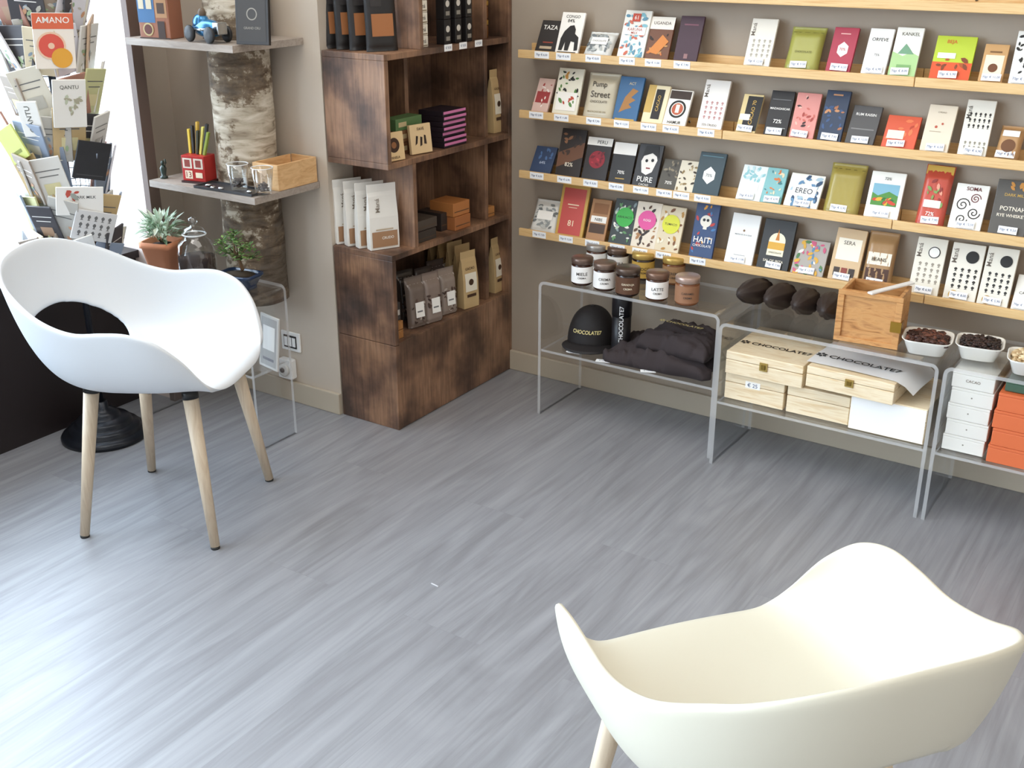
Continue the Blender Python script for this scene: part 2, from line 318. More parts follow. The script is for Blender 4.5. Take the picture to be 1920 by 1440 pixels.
B=[
(1,1003,1040,42,'bar','#231d1c','black wrapper with small white lettering',[('t','TAZA',.5,.78,.75,.13,W),('r',.3,.3,.8,.34,'#8a3a2a'),('r',.2,.12,.8,.2,'#b7a58a')]),
(1,1041,1083,26,'bar',W,'white wrapper with a black gorilla',[('t','CONGO',.5,.9,.8,.07,K),('t','84%',.45,.8,.5,.08,K),('p',[(.12,.1),(.14,.38),(.25,.55),(.45,.68),(.62,.7),(.72,.6),(.72,.5),(.9,.42),(.95,.12),(.8,.1),(.76,.3),(.6,.32),(.55,.1),(.38,.1),(.36,.3),(.28,.1)],K),('r',.1,.02,.9,.07,K)]),
(1,1092,1143,66,'pouch','#dfe0dc','low grey and white speckled pack',[('l',40,3,['#9aa0a0','#b8bdbb','#70777a'],.05,.05,.95,.85),('r',.2,.35,.8,.65,'#f4f2ec'),('t','CHOCOLATE',.5,.5,.5,.12,'#555555')]),
(1,1156,1206,22,'bar','#e9e6dc','cream wrapper with blue web pattern and red badge',[('l',50,8,['#7fb6c2','#c96a52','#5f8fa6'],.04,.03,.96,.95),('r',.1,.5,.9,.66,'#f3efe6'),('t','KARUNA',.5,.61,.7,.06,'#a33c2e'),('t','MILK',.5,.54,.5,.05,'#a33c2e'),('r',.32,.77,.62,.93,'#c4472f'),('t','61',.47,.85,.2,.08,W)]),
(1,1208,1251,35,'bar','#6b3f26','brown orange wrapper with white top band',[('r',0,.72,1,1,'#efe9dd'),('t','UGANDA',.5,.86,.8,.07,'#4a3024'),('l',14,9,['#c9743a','#2d1c14','#b98a52'],.05,.1,.95,.7),('p',[(.1,.2),(.6,.6),(.9,.45),(.5,.15)],'#d0813c')]),
(1,1262,1305,33,'bar','#3c2030','plain dark plum wrapper',[('r',.2,.8,.8,.83,'#7c4c5a'),('r',.42,.1,.58,.2,'#8f6a6a')]),
(1,1393,1441,38,'bar','#e3ddd0','cream wrapper with pale grey fish pattern',fish('#a9a294')),
(1,1467,1531,55,'pouch','#9c9a4c','shiny olive green foil pouch',[('r',.05,.86,.95,.88,'#77763a'),('t','CHOCOLATE',.5,.4,.5,.06,'#6a6832')]),
(1,1546,1592,55,'bar','#a83248','crimson wrapper with white hexagon badge',[('p',[(.3,.45),(.5,.36),(.72,.45),(.72,.6),(.5,.69),(.3,.6)],'#f1e4dc'),('t','70%',.5,.53,.25,.06,'#a83248'),('r',.3,.85,.7,.87,'#e9b7b0'),('r',.2,.1,.8,.12,'#d98a90')]),
(1,1612,1657,57,'bar','#edebe6','plain white wrapper with spaced black lettering',[('t','ORFEVE',.5,.77,.8,.07,K),('t','75%',.5,.45,.4,.05,'#666666')]),
(1,1663,1713,55,'bar','#efece4','white wrapper fading to a green hill',[('t','KANKEL',.55,.87,.7,.065,'#5a5a4a'),('p',[(0,.02),(1,.02),(1,.45),(.7,.52),(.4,.44),(0,.52)],'#a8c98c'),('p',[(.2,.48),(.45,.68),(.6,.6),(.8,.48)],'#6f9a7a'),('r',.25,.2,.8,.27,'#7ba668')]),
(1,1740,1814,72,'bar','#b5c832','lime green and orange wrapper with brown flowers',[('r',0,0,1,.42,'#d8542a'),('t','BEJA',.4,.86,.5,.1,'#d2582a'),('l',12,4,['#7a3c1c','#e87c3c','#a9501e'],.1,.05,.9,.6),('r',.1,.5,.55,.62,W)]),
(1,1831,1876,88,'bar','#c79b66','small kraft box with cream label',[('r',.12,.1,.88,.72,'#efe2c4'),('c',.5,.4,.2,'#6a3d20'),('r',.25,.78,.75,.82,'#7d5a36')]),
(1,1888,1936,62,'bar','#e9e8e2','white wrapper with bold black zebra marks',[('l',30,12,[K,'#2a2a2a'],.05,.05,.95,.95)]),
(2,996,1026,150,'bar','#d8b9ae','small pink and white wrapper',[('r',.1,.3,.9,.62,'#9e3b3b'),('l',12,2,['#a8463f','#f0e4dc'],.05,.05,.95,.9)]),
(2,1035,1081,130,'bar','#e6e2cf','cream wrapper with black and green botanical shapes',[('l',22,5,['#2b2b26','#4f7b35','#c08a3c','#1c1c1a'],.04,.3,.96,.97),('r',.1,.12,.9,.5,W),('l',8,6,['#b84a32','#5e8a4a'],.1,.15,.9,.45)]),
(2,1090,1147,140,'pouch','#c4baa2','grey paper pouch with large script lettering',[('t','Pump',.45,.72,.62,.15,'#4a4238'),('t','Street',.52,.52,.7,.14,'#4a4238'),('t','CHOCOLATE',.5,.36,.6,.05,'#4a4238'),('t','MADAGASCAR 74%',.5,.14,.6,.04,'#8a7a5a')]),
(2,1148,1193,146,'bar','#2e5f8a','blue wrapper with a bronze feather figure',[('p',[(.2,.2),(.35,.55),(.6,.75),(.85,.7),(.6,.55),(.8,.5),(.55,.4),(.7,.33),(.45,.28)],'#a8743a'),('t','ACT',.55,.85,.3,.06,'#d8c9a0'),('r',.1,.05,.9,.08,'#c9a24a')]),
(2,1201,1241,163,'bar','#e8d9b2','gold wrapper with a black centre stripe',[('r',0,.3,.35,1,'#c7a458'),('r',.4,.15,.8,.9,'#231c17'),('v','CACAO',.6,.55,.2,.4,G)]),
(2,1241,1284,172,'bar','#f0ece2','white wrapper with a round red and black emblem',[('r',.05,.75,.95,.97,'#3a2a20'),('o',.5,.48,.36,.08,K),('c',.5,.48,.24,'#b7583a'),('r',.42,.38,.58,.6,'#f4e9d4'),('t','HAMUR',.5,.12,.7,.08,K)]),
(2,1305,1352,152,'bar','#e8e2da','white wrapper with a dusty pink fish pattern',fish('#b98a86')),
(2,1378,1415,180,'bar','#d9c38c','narrow gold wrapper with black label',[('r',.25,.1,1,.95,'#1d1916'),('v','CACAO 70',.62,.55,.25,.6,G),('r',.05,.35,.55,.5,W)]),
(2,1430,1473,173,'bar','#221f1f','black wrapper with a thin white name line',[('t','MADAGASCAR',.5,.62,.85,.05,W),('r',.1,.2,.9,.22,'#8a8a86'),('t','72%',.5,.35,.4,.08,W),('r',.1,.8,.9,.82,'#6a6a6a')]),
(2,1478,1523,177,'bar','#d98f86','salmon pink wrapper with dark figures',[('l',18,14,['#e9b4a4','#a6463e','#3b2526','#c86a5e'],.04,.2,.96,.95),('t','BALAO',.5,.1,.6,.08,'#3b2526')]),
(2,1530,1575,172,'bar','#26344c','navy wrapper with copper leaf drawing',[('l',20,15,['#a86b44','#35507a','#c48a5c'],.05,.25,.95,.75),('r',.3,.9,.7,.93,'#b7835a')]),
(2,1582,1636,202,'bar','#4c4a4a','dark slate grey wrapper with a label line',[('t','RUM RAISIN',.5,.78,.7,.07,W),('r',.1,.4,.9,.43,'#7c7a78')]),
(2,1650,1712,222,'bar','#d4583a','low wide orange wrapper',[('l',14,16,['#e67a4e','#b8432e'],.04,.1,.96,.95),('r',.1,.3,.6,.55,'#f0dccb')]),
(2,1722,1775,200,'bar','#ded0ba','plain pale beige wrapper with red specks',[('t','CHUAO',.5,.85,.3,.04,'#8a7a64'),('c',.4,.55,.05,'#b5523c'),('c',.6,.62,.04,'#b5523c'),('r',.2,.45,.6,.46,'#a99880')]),
(2,1793,1846,190,'bar','#e4dfd2','cream wrapper with large black fish pattern',[('v','Maná',.13,.78,.16,.28,'#4b443c'),('f',3,5,.12,.5,.95,.8,'#2a2622'),('f',2,5,.12,.15,.95,.3,'#8d8778')]),
(2,1860,1906,242,'pouch','#b48a5c','short kraft paper pouch with brown oval window',[('c',.5,.35,.3,'#6b4426'),('r',.15,.62,.85,.8,W)]),
(3,993,1031,278,'bar','#2d3f5e','small dark blue wrapper',[('t','64%',.5,.4,.5,.1,'#b7c4d8'),('l',8,3,['#4a6a96'],.1,.5,.9,.95)]),
(3,1041,1086,243,'bar','#2a211d','tall black wrapper with brown band',[('p',[(0,.2),(1,.45),(1,.75),(0,.5)],'#6a4630'),('l',12,17,['#8a5f40','#3d2b22'],.05,.45,.95,.95),('t','82%',.5,.28,.4,.08,CR)]),
(3,1090,1135,260,'bar','#27201f','black wrapper with dark red rose',[('r',0,.82,1,1,W),('t','PERU',.6,.9,.45,.08,K),('c',.5,.5,.32,'#8e1f2c'),('l',12,18,['#b32c3a','#6a1220'],.15,.28,.85,.72)]),
(3,1140,1181,270,'bar','#1f1c1c','black wrapper with blank white top third',[('r',0,.72,1,1,'#efece6'),('t','70%',.5,.3,.5,.08,W),('r',.3,.14,.7,.16,G)]),
(3,1184,1229,272,'bar','#262222','black and white wrapper with a drawn face',[('p',[(.3,.35),(.2,.6),(.35,.85),(.7,.88),(.85,.65),(.72,.38),(.5,.3)],'#e9e3da'),('c',.42,.62,.06,K),('c',.66,.64,.06,K),('r',.45,.44,.62,.47,'#8a3030'),('p',[(.2,.7),(.3,.95),(.8,.97),(.9,.7),(.6,.8)],K),('t','PURE',.5,.2,.75,.12,W),('t','CACAO',.5,.08,.5,.05,W)]),
(3,1232,1268,302,'bar','#4a463e','charcoal wrapper with speckled top',[('l',12,19,['#8a7f6a','#2e2a26'],.05,.4,.95,.95),('t','70%',.5,.25,.6,.1,W)]),
(3,1264,1300,305,'bar','#d8cfba','cream wrapper with brown speckles',[('l',22,20,['#8a7248','#3b2f22','#b7a274'],.05,.05,.95,.95)]),
(3,1297,1346,288,'bar','#2a3d44','dark teal wrapper with white hexagon badge',[('p',[(.28,.4),(.5,.28),(.72,.4),(.72,.56),(.5,.68),(.28,.56)],'#f0eee6'),('t','70%',.5,.48,.28,.07,'#2a3d44'),('r',.1,.9,.9,.92,'#5b7f88')]),
(3,1378,1424,313,'bar','#dfe6e6','pale ice blue wrapper with faint leaves',[('l',20,21,['#8fc0c4','#bcd6d8'],.04,.55,.96,.97),('r',.2,.3,.8,.5,W)]),
(3,1424,1462,318,'bar','#7fb6b8','teal wrapper with orange flowers',[('l',26,22,['#d0743a','#e9d8b4','#3d7a80'],.04,.04,.96,.96)]),
(3,1467,1531,330,'bar','#e8e6dc','wide white wrapper with blue floral border',[('l',34,23,['#5e86a8','#2f4c6a','#a9c0cc'],.03,.03,.97,.97),('r',.15,.35,.85,.66,W),('t','EREO',.5,.51,.5,.2,'#22303c')]),
(3,1540,1606,310,'pouch','#a3924a','shiny gold green foil pouch',[('r',.04,.88,.96,.9,'#7d6e34'),('r',.3,.06,.7,.16,W)]),
(3,1618,1681,325,'bar','#f0ede4','white wrapper with a painted landscape picture',[('r',.12,.3,.88,.75,'#7fb0c4'),('p',[(.12,.3),(.88,.3),(.88,.52),(.6,.6),(.3,.5),(.12,.56)],'#4f8a3c'),('l',16,24,['#c9432e','#e7a52f','#2e6a34'],.14,.3,.86,.5),('t','72%',.5,.86,.3,.06,'#666666'),('t','CACAO',.5,.18,.4,.06,'#666666')]),
(3,1712,1766,312,'pouch','#c0503e','tall red pouch with gold folded top',[('r',.02,.84,.98,.99,'#c9a13c'),('l',16,25,['#e59a80','#8e2f26','#7a9a52'],.1,.3,.9,.8),('r',.2,.3,.8,.42,W),('t','72%',.5,.2,.3,.08,W)]),
(3,1775,1836,348,'bar','#edeae2','white wrapper with dark curling vine swirls',[('s',.3,.55,.24,1.8,.035,'#2a2420'),('s',.68,.4,.22,-1.8,.035,'#2a2420'),('s',.65,.7,.18,2,.03,'#6a2a2e'),('s',.35,.25,.2,-1.7,.03,'#2a2420'),('t','SOMA',.55,.9,.55,.08,'#6a2a2e')]),
(3,1850,1918,340,'bar','#57534e','dark grey wrapper with cream block lettering',[('t','DARK MILK',.55,.74,.6,.05,G),('t','POTNAH',.55,.5,.7,.09,CR),('t','RYE WHISKEY',.55,.38,.8,.09,CR),('l',5,26,['#c98a3c'],.3,.8,.9,.97)]),
(4,992,1041,378,'pouch','#d9d8d2','low round patterned white and grey pack',[('l',34,27,['#8f9493','#b9bab4','#6e7271'],.05,.05,.95,.88),('r',.22,.35,.8,.62,W)]),
(4,1041,1092,348,'bar','#c8a24e','gold bordered red wrapper with number 81',[('r',.1,.06,.9,.94,'#c2524c'),('t','81',.5,.28,.25,.11,'#f2e0c0'),('r',.3,.62,.7,.64,'#f2e0c0'),('r',.35,.57,.65,.58,'#f2e0c0')]),
(4,1098,1133,375,'bar','#a8794c','kraft brown wrapper with white and black label',[('r',.1,.45,.9,.6,W),('r',.1,.2,.9,.42,'#4a3424'),('t','NIBS',.5,.52,.5,.07,K),('r',.15,.66,.9,.9,'#8a5c34')]),
(4,1140,1185,375,'bar','#2a2f2a','black floral wrapper with bright green disc',[('l',34,28,['#b8c9b0','#e8e4da','#5f8f5a','#8a9a9a'],.04,.04,.96,.96),('c',.5,.62,.36,'#3fae49'),('t','ARHUACO',.5,.62,.6,.05,K)]),
(4,1182,1227,380,'bar','#e2d6c2','brown and white wrapper with bright pink disc',[('l',34,29,['#5a3a24','#a8794c','#2d201a'],.04,.04,.96,.96),('c',.5,.62,.36,'#e0569a'),('t','KOGI',.5,.62,.4,.05,W)]),
(4,1226,1271,388,'bar','#d8c8a8','patterned wrapper with yellow green disc',[('l',34,30,['#7a4a24','#b8863c','#efe6cf'],.04,.04,.96,.96),('c',.5,.62,.36,'#d8d83a'),('t','TUMACO',.5,.62,.5,.05,K)]),
(4,1291,1334,378,'bar','#26406c','dark blue wrapper with a pale painted skull',[('l',18,31,['#b83a34','#e2a03a','#3f74a8'],.04,.04,.96,.96),('c',.5,.66,.24,'#e9e2d4'),('c',.42,.68,.06,K),('c',.58,.68,.06,K),('r',.42,.52,.58,.56,'#e9e2d4'),('t','HAITI',.5,.34,.8,.1,W),('t','CHOCOLATE',.5,.24,.8,.04,W)]),
(4,1357,1409,402,'bar','#efeeea','plain white wrapper with tiny grey print',[('t','MESSAGE IN A BAR',.5,.6,.6,.03,'#777777'),('c',.5,.68,.04,'#8a6a4a'),('r',.3,.2,.7,.21,'#999999')]),
(4,1417,1476,413,'bar','#24221f','black wrapper with flame emblem and white arch',[('c',.5,.58,.26,'#f0e6c8'),('p',[(.24,.3),(.76,.3),(.76,.55),(.24,.55)],'#f0e6c8'),('r',.24,.42,.76,.56,'#d8a43a'),('p',[(.44,.6),(.5,.82),(.56,.6)],'#c87a2a'),('t','SAL DE IBIZA',.5,.2,.7,.05,CR),('t','CHOCOLATE',.5,.36,.4,.04,K)]),
(4,1481,1541,453,'bar','#a9a29a','low wrapper with multicoloured painted pattern',[('l',44,32,['#c85a7a','#5a86a8','#d8a53a','#4f7a4a','#e9e4da'],.03,.03,.97,.97)]),
(4,1550,1606,430,'bar','#cdae84','kraft wrapper with cream label and dark squares',[('r',.12,.42,.9,.82,'#efe6d2'),('t','SERA',.5,.74,.5,.07,'#4a3a2a'),('r',.15,.12,.35,.28,'#3a2a20'),('r',.4,.12,.6,.28,'#8a3a2a'),('r',.65,.12,.85,.28,'#3a2a20')]),
(4,1611,1666,437,'pouch','#a9855c','tan see-through pouch with label band',[('r',.1,.12,.9,.34,'#4a2c1c'),('r',.1,.4,.9,.62,'#efe6d2'),('t','BEANS',.5,.5,.5,.08,'#4a3a2a')]),
(4,1701,1756,447,'bar','#e8e2d2','cream fish pattern wrapper with white round sticker',fish('#9a9182')+[('c',.62,.76,.2,K),('c',.62,.76,.17,'#f2efe8')]),
(4,1766,1826,458,'bar','#e6e0d2','cream black-fish wrapper with gold medal, left of its twin',fish('#2c2823')+[('c',.66,.78,.2,K),('c',.3,.12,.15,G)]),
(4,1829,1887,465,'bar','#e2dccd','cream black-fish wrapper with gold medal, right of its twin',fish('#24211d')+[('c',.66,.78,.2,K),('c',.3,.12,.15,'#b78f3a')]),
(4,1893,1938,520,'bar','#ece8de','low white wrapper at the right edge',[('t','CACAO',.5,.5,.6,.12,'#4a443c')]),
]
TG=M('#f5f6f7',.6)
prices=['€ 5,90','€ 6,50','€ 7,90','€ 8,00','€ 9,50','€ 11,00','€ 6,90','€ 12,50']
RN={1:'first',2:'second',3:'third',4:'bottom'}
for i,(r,xl,xr,yt,kd,col,desc,ops) in enumerate(B):
    z=ZR[r]+.0105; yb=-.078
    a=line((0,yb,z),(1,0,0),px=xl); b=line((0,yb,z),(1,0,0),px=xr); cx=(a.x+b.x)/2; w=b.x-a.x
    top=line((cx,-.014,z),(0,0,1),py=yt+2); dz=top.z-z; h=math.hypot(.056,dz); lean=math.atan2(.056,dz); t=.009 if kd=='bar' else .014
    o=pack('chocolate_bar' if kd=='bar' else 'chocolate_pouch',desc+f', on the {RN[r]} visible ledge' ,'chocolate',(cx,yb+t*.8-.004,z+t*math.sin(lean)+.0005),w,h,t,rnd.uniform(-.05,.05),lean-.02,col,ops,kd,f'chocolate packs on the {RN[r]} visible ledge',rough=(.45 if kd=='bar' else .28))
    pr=prices[(i*5+r)%8]; d=MB()
    if xl<1345:
        tg=MB().box(-.027,.027,-.001,0,0,.021,TG).build('price_tag',None,(cx,-.0962,ZR[r]+.004),(0,0,rnd.uniform(-.015,.015)))
        sf=lambda x,y:(x,-.0014,.0105+y)
    else:
        tg=MB().box(-.024,.024,-.001,0,0,.019,TG).build('price_tag',None,(cx+rnd.uniform(-.006,.004),yb-.0055+.0075*math.sin(lean)-.0035,z+.0175),(-lean+.02,rnd.uniform(-.05,.05),0))
        sf=lambda x,y:(x,-.0014,.0095+y)
    tag(tg,'price tag in front of the '+' '.join(desc.split()[:10]),'price tag','price tags on the pine ledges')
    d.text('70gr '+pr,.044,.009,M('#4c5a7c',.6),sf); d.build('lettering',tg)
# ---------------------------------------------------------------- chairs
def chair_shell(mat):
    NA,NR=144,40
    def se(phi,a,b,n):
        return 1/((abs(math.cos(phi))/a)**n+(abs(math.sin(phi))/b)**n)**(1/n)
    Hk=[(-20,-.012),(0,-.012),(22,-.012),(34,.0),(44,.04),(54,.11),(65,.163),(78,.187),(92,.187),(108,.182),(124,.205),(140,.255),(160,.305),(180,.318),(200,.305)]
    def H(d):
        for i in range(1,len(Hk)-2):
            if d<=Hk[i+1][0]:
                p0,p1,p2,p3=[q[1] for q in Hk[i-1:i+3]]; t=(d-Hk[i][0])/(Hk[i+1][0]-Hk[i][0])
                return .5*((2*p1)+(-p0+p2)*t+(2*p0-5*p1+4*p2-p3)*t*t+(-p0+3*p1-3*p2+p3)*t**3)
        return Hk[-2][1]
    def bl(phi,f,b_,lo=-.25,hi=.25):
        k=(math.cos(phi)-lo)/(hi-lo); k=max(0,min(1,k)); k=k*k*(3-2*k); return b_+(f-b_)*k
    def pt(phi,p):
        c0=math.cos(phi)>0; rb=se(phi,.218 if c0 else .26,.236,bl(phi,3.2,2.6)); rt=se(phi,.232 if c0 else .36,.272,bl(phi,3.0,2.7)); h=H(abs(math.degrees(phi)))
        if p<.45: r=.62*rb*p/.45; z=0
        else:
            s=(p-.45)/.55; A=(.62*rb,0);B_=(1.0*rb,0);Cc=(rb+.60*(rt-rb)+.003,.40*h);D=(rt,h)
            c=[(1-s)**3,3*s*(1-s)**2,3*s*s*(1-s),s**3]; r=sum(k*q[0] for k,q in zip(c,(A,B_,Cc,D))); z=sum(k*q[1] for k,q in zip(c,(A,B_,Cc,D)))
        x=r*math.cos(phi); y=r*math.sin(phi)
        return (x,y,.438+z+.05*x*(1 if p<.7 else (1-p)/.3)-.010*math.exp(-(r/.13)**2))
    pc,ph=.645,.175; fw=math.radians(43)
    def G_(phi,p):
        d=abs(phi)-PI; return (abs(d/fw)**2.3+abs((p-pc)/ph)**2.3)**(1/2.3)
    par=[(0,0)]; 
    for j in range(1,NR+1):
        for i in range(NA):
            phi=-PI+2*PI*i/NA; par.append((phi,j/NR))
    idx=lambda j,i:1+(j-1)*NA+i%NA
    fs=[];dead=[]
    for i in range(NA): fs.append((0,idx(1,i),idx(1,i+1)))
    for j in range(1,NR):
        for i in range(NA):
            q=(idx(j,i),idx(j+1,i),idx(j+1,i+1),idx(j,i+1)); c1=-PI+2*PI*(i+.5)/NA; c2=(j+.5)/NR
            (dead if G_(c1,c2)<1 else fs).append(q)
    dv={v for q in dead for v in q}; kv={v for q in fs for v in q}
    for v in dv&kv:
        phi,p=par[v]; g=G_(phi,p); sgn=1 if phi>0 else -1; d=abs(phi)-PI; par[v]=(sgn*(PI+d/g),pc+(p-pc)/g)
    return MB().add([pt(*q) for q in par],fs,mat,True)
def make_chair(label,loc,rz,col):
    m=M(col,.4); t=thing('armchair',label,'chair',loc,rz,'white shell armchairs')
    o=chair_shell(m).build('seat_shell',t); s=o.modifiers.new('w','WELD'); s.merge_threshold=1e-5
    s=o.modifiers.new('so','SOLIDIFY'); s.thickness=.013; s.offset=-1
    s=o.modifiers.new('ss','SUBSURF'); s.levels=s.render_levels=1
    MB().box(-.14,.14,-.02,.02,.405,.417,M('#151515')).box(-.02,.02,-.13,.13,.405,.417,M('#151515')).build('under_frame',t)
    for sx in (-1,1):
        for sy in (-1,1):
            a=Vector((.135*sx,.14*sy,.43)); b=Vector((.187*sx,.2*sy,.006)); lg=MB().tube([a+(b-a)*.03,b],.0205,BEECH,20,.0125).build('leg',t)
            MB().tube([a,a+(b-a)*.055],.0215,M('#151515',.4),20,.0215).build('leg_socket',lg); MB().tube([b,b-Vector((0,0,.006))],.0125,M('#222222'),14).build('foot_pad',lg)
    return t
make_chair('white plastic shell armchair with oval back opening, standing by the window rack',(-.19,-1.424,0),math.radians(24),'#d6dade')
make_chair('cream-white shell armchair cut off by the lower right corner of the photo',(1.685,-1.90,0),math.radians(143),'#d0cab8')
# ---------------------------------------------------------------- acrylic tables
def acr_table(label,x0,x1,y0,y1,h,shelf):
    t=thing('acrylic_display_table',label,'display table',((x0+x1)/2,(y0+y1)/2,0),0,'clear acrylic tables'); L=(x1-x0)/2; D=(y1-y0)/2; T=.010; R_=.022
    def path(l,hh,r):
        p=[(-l,0)]; n=6
        for i in range(n+1): a=PI-PI/2*i/n; p.append((-l+r+r*math.cos(a),hh-r+r*math.sin(a)))
        for i in range(n+1): a=PI/2-PI/2*i/n; p.append((l-r+r*math.cos(a),hh-r+r*math.sin(a)))
        return p+[(l,0)]
    o_,i_=path(L,h,R_),path(L-T,h-T,R_-T); n=len(o_); vs=[(x,y,z) for y in (-D,D) for P_ in (o_,i_) for x,z in P_]
    mb=MB(); q=lambda y,k,i:y*2*n+k*n+i
    mb.add(vs,[(q(0,0,i),q(0,0,i+1),q(1,0,i+1),q(1,0,i)) for i in range(n-1)]+[(q(0,1,i),q(1,1,i),q(1,1,i+1),q(0,1,i+1)) for i in range(n-1)],ACR,False)
    mb.mats.append(ACE)
    for f in [(q(y,0,i),q(y,1,i),q(y,1,i+1),q(y,0,i+1)) for y in (0,1) for i in range(n-1)]+[(q(0,0,i),q(0,1,i),q(1,1,i),q(1,0,i)) for i in (0,n-1)]: mb.f.append(list(f)); mb.mi.append(1); mb.sm.append(False)
    mb.build('bent_sheet',t)
    if shelf:
        m=MB().box(-L+T,L-T,-D+.003,D,shelf-.008,shelf,ACR); m.mats.append(ACE)
        for k in (2,3,4,5): m.mi[k]=1
        m.build('lower_shelf',t)
    return t
acr_table('long clear acrylic table carrying the lidded cream jars',.305,.938,-.305,-.03,.47,.235)
acr_table('clear acrylic table carrying the cocoa pods and an open wooden crate',.95,1.578,-.335,-.03,.46,.21)
acr_table('clear acrylic table at the right edge, over the orange boxes',1.59,2.22,-.335,-.03,.46,.21)
acr_table('small clear acrylic table under the window niche holding the potted plants',-.79,-.265,-1.035,-.872,.505,.25)
def jar(px,py,wpx,hh,label,body,lid,lab,txt,z=.4705):
    p=on(2,z,px,py); r=wpx/2*_cam(p)[2]/F
    t=thing('jar',label,'jar',p,.5,'lidded jars on the acrylic table')
    MB().lathe([(r*.85,0),(r*.97,.004),(r,.01),(r,hh*.72),(r*.9,hh*.8)],M(body,.15),28).build('jar_body',t)
    MB().lathe([(r*.99,hh*.78),(r*1.03,hh*.8),(r*1.03,hh*.97),(r*.97,hh)],M(lid,.3,.5),28).build('lid',t)
    lb=MB().lathe([(r*1.01,hh*.1),(r*1.01,hh*.7)],M(lab,.6),28,cap=False).build('label_band',t); d=MB(); rr=r*1.03
    sf=lambda x,y:(rr*math.sin(x/rr),-rr*math.cos(x/rr),hh*.45+y)
    fg=M('#f0e4c8' if lab=='#5a3a24' else '#3a332e')
    d.text(txt,r*1.1,hh*.12,fg,sf); d.text('CREMA',r*.8,hh*.07,fg,lambda x,y:sf(x,y-hh*.15)); d.build('lettering',lb)
Jd=[(1118,505,38,'leftmost jar of the back row, white label and silver lid','#4a2a1a','#a8a29c','#e9e6e0','BIANCA'),(1158,511,40,'second jar of the back row, white label and brown lid','#2c1a12','#6a564a','#e9e6e0','NERA'),(1205,521,42,'back row jar with shiny gold lid and dark cream','#2c1a12','#c8a65c','#c9a24a','NOCC'),(1262,530,42,'back row jar with gold lid behind the caramel jar','#6a3c1a','#c8a65c','#a07a54','CREMA'),(1180,488,36,'rearmost jar with brown lid near the wall','#3a2218','#8a786a','#d9d4ca','CREMA'),(1238,500,38,'rearmost jar with gold lid near the wall','#6a3c1a','#c0a058','#d9d4ca','CREMA'),
(1091,531,40,'front left jar with white label and dark rim lid','#3a2016','#6e5a50','#f1eeea','MIELE'),(1133,541,42,'second front jar with white label, left of the dark jar','#3b2218','#7a665a','#f1eeea','CREMA'),(1176,551,45,'middle front jar full of dark cream with brown label','#24130c','#5a4a40','#5a3a24','GIANDUJA'),(1231,560,42,'front jar with tall white label and brown lid','#4a2c1c','#7a5e4e','#f3f0ec','LATTE'),(1287,568,45,'front right jar of caramel coloured cream with copper lid','#7a4a2c','#b0978a','#94684a','CARAMEL')]
for a in Jd: jar(a[0],a[1],a[2],.088,a[3]+', on the table',*a[4:8])
pod=M('#2c201b',.6)
for i,(px,py) in enumerate([(1408,580),(1455,590),(1503,600),(1549,609)]):
    p=on(2,.461,px,py-6)
    mb=MB().blob(.0395,.042,.084,pod,Matrix.Translation((0,0,.040))@Matrix.Rotation(PI/2-.1,4,'X')@Matrix.Rotation(.2*i,4,'Z'),30,18,lambda th,a:(1-.1*abs(math.cos(5*a))**3*1.2)*(1-.25*max(0,math.cos(th)))+.03*math.sin(7*th+3*a))
    o=mb.build('cocoa_pod',None,p+Vector((0,.02,.002)),(0,0,-.25+.12*i)); tag(o,['leftmost dried dark cocoa pod on the acrylic table','second dried cocoa pod from the left','third dried cocoa pod from the left','dried cocoa pod half hidden beside the wooden crate'][i],'cocoa pod','dried cocoa pods')
CRW=wood('crate_wood',[(.3,'#a06a3a'),(.5,'#c9955c'),(.62,'#bd854c'),(.75,'#7a4824')],(3,6,14),.5,3)
t=thing('wooden_crate','open honey-coloured wooden crate with a brass hinge, on the acrylic table','crate',(1.36,-.225,.4605),.06)
w=.082;d_=.062;h=.148
for nme,bx_ in (('front_board',(-w,w,-d_,-d_+.01,.0,h)),('back_board',(-w,w,d_-.01,d_,0,h)),('side_board',(-w,-w+.01,-d_+.01,d_-.01,0,h)),('side_board',(w-.01,w,-d_+.01,d_-.01,0,h)),('bottom_board',(-w+.01,w-.01,-d_+.01,d_-.01,0,.01)),('trim_strip',(-w-.006,w+.006,-d_-.006,-d_,0,.014)),('trim_strip',(-w-.006,w+.006,-d_-.006,-d_,h-.014,h)),('trim_strip',(w-.012,w+.006,-d_-.006,-d_,.014,h-.014)),('trim_strip',(-w-.006,-w+.012,-d_-.006,-d_,.014,h-.014))): MB().box(*bx_,CRW).build(nme,t,bev=.0015)
MB().box(w-.02,w+.009,-d_-.009,-d_-.006,.05,.08,M('#b08a3c',.3,1)).box(w+.006,w+.009,-d_-.006,-d_+.02,.05,.08,M('#b08a3c',.3,1)).build('hinge',t)
tag(MB().box(-.009,.009,-.09,.07,0,.006,M('#eceae6',.4)).build('spatula',None,(1.405,-.22,.6125),(.05,0,-.5),bev=.002),'white flat scoop stick lying across the crate rim','scoop')
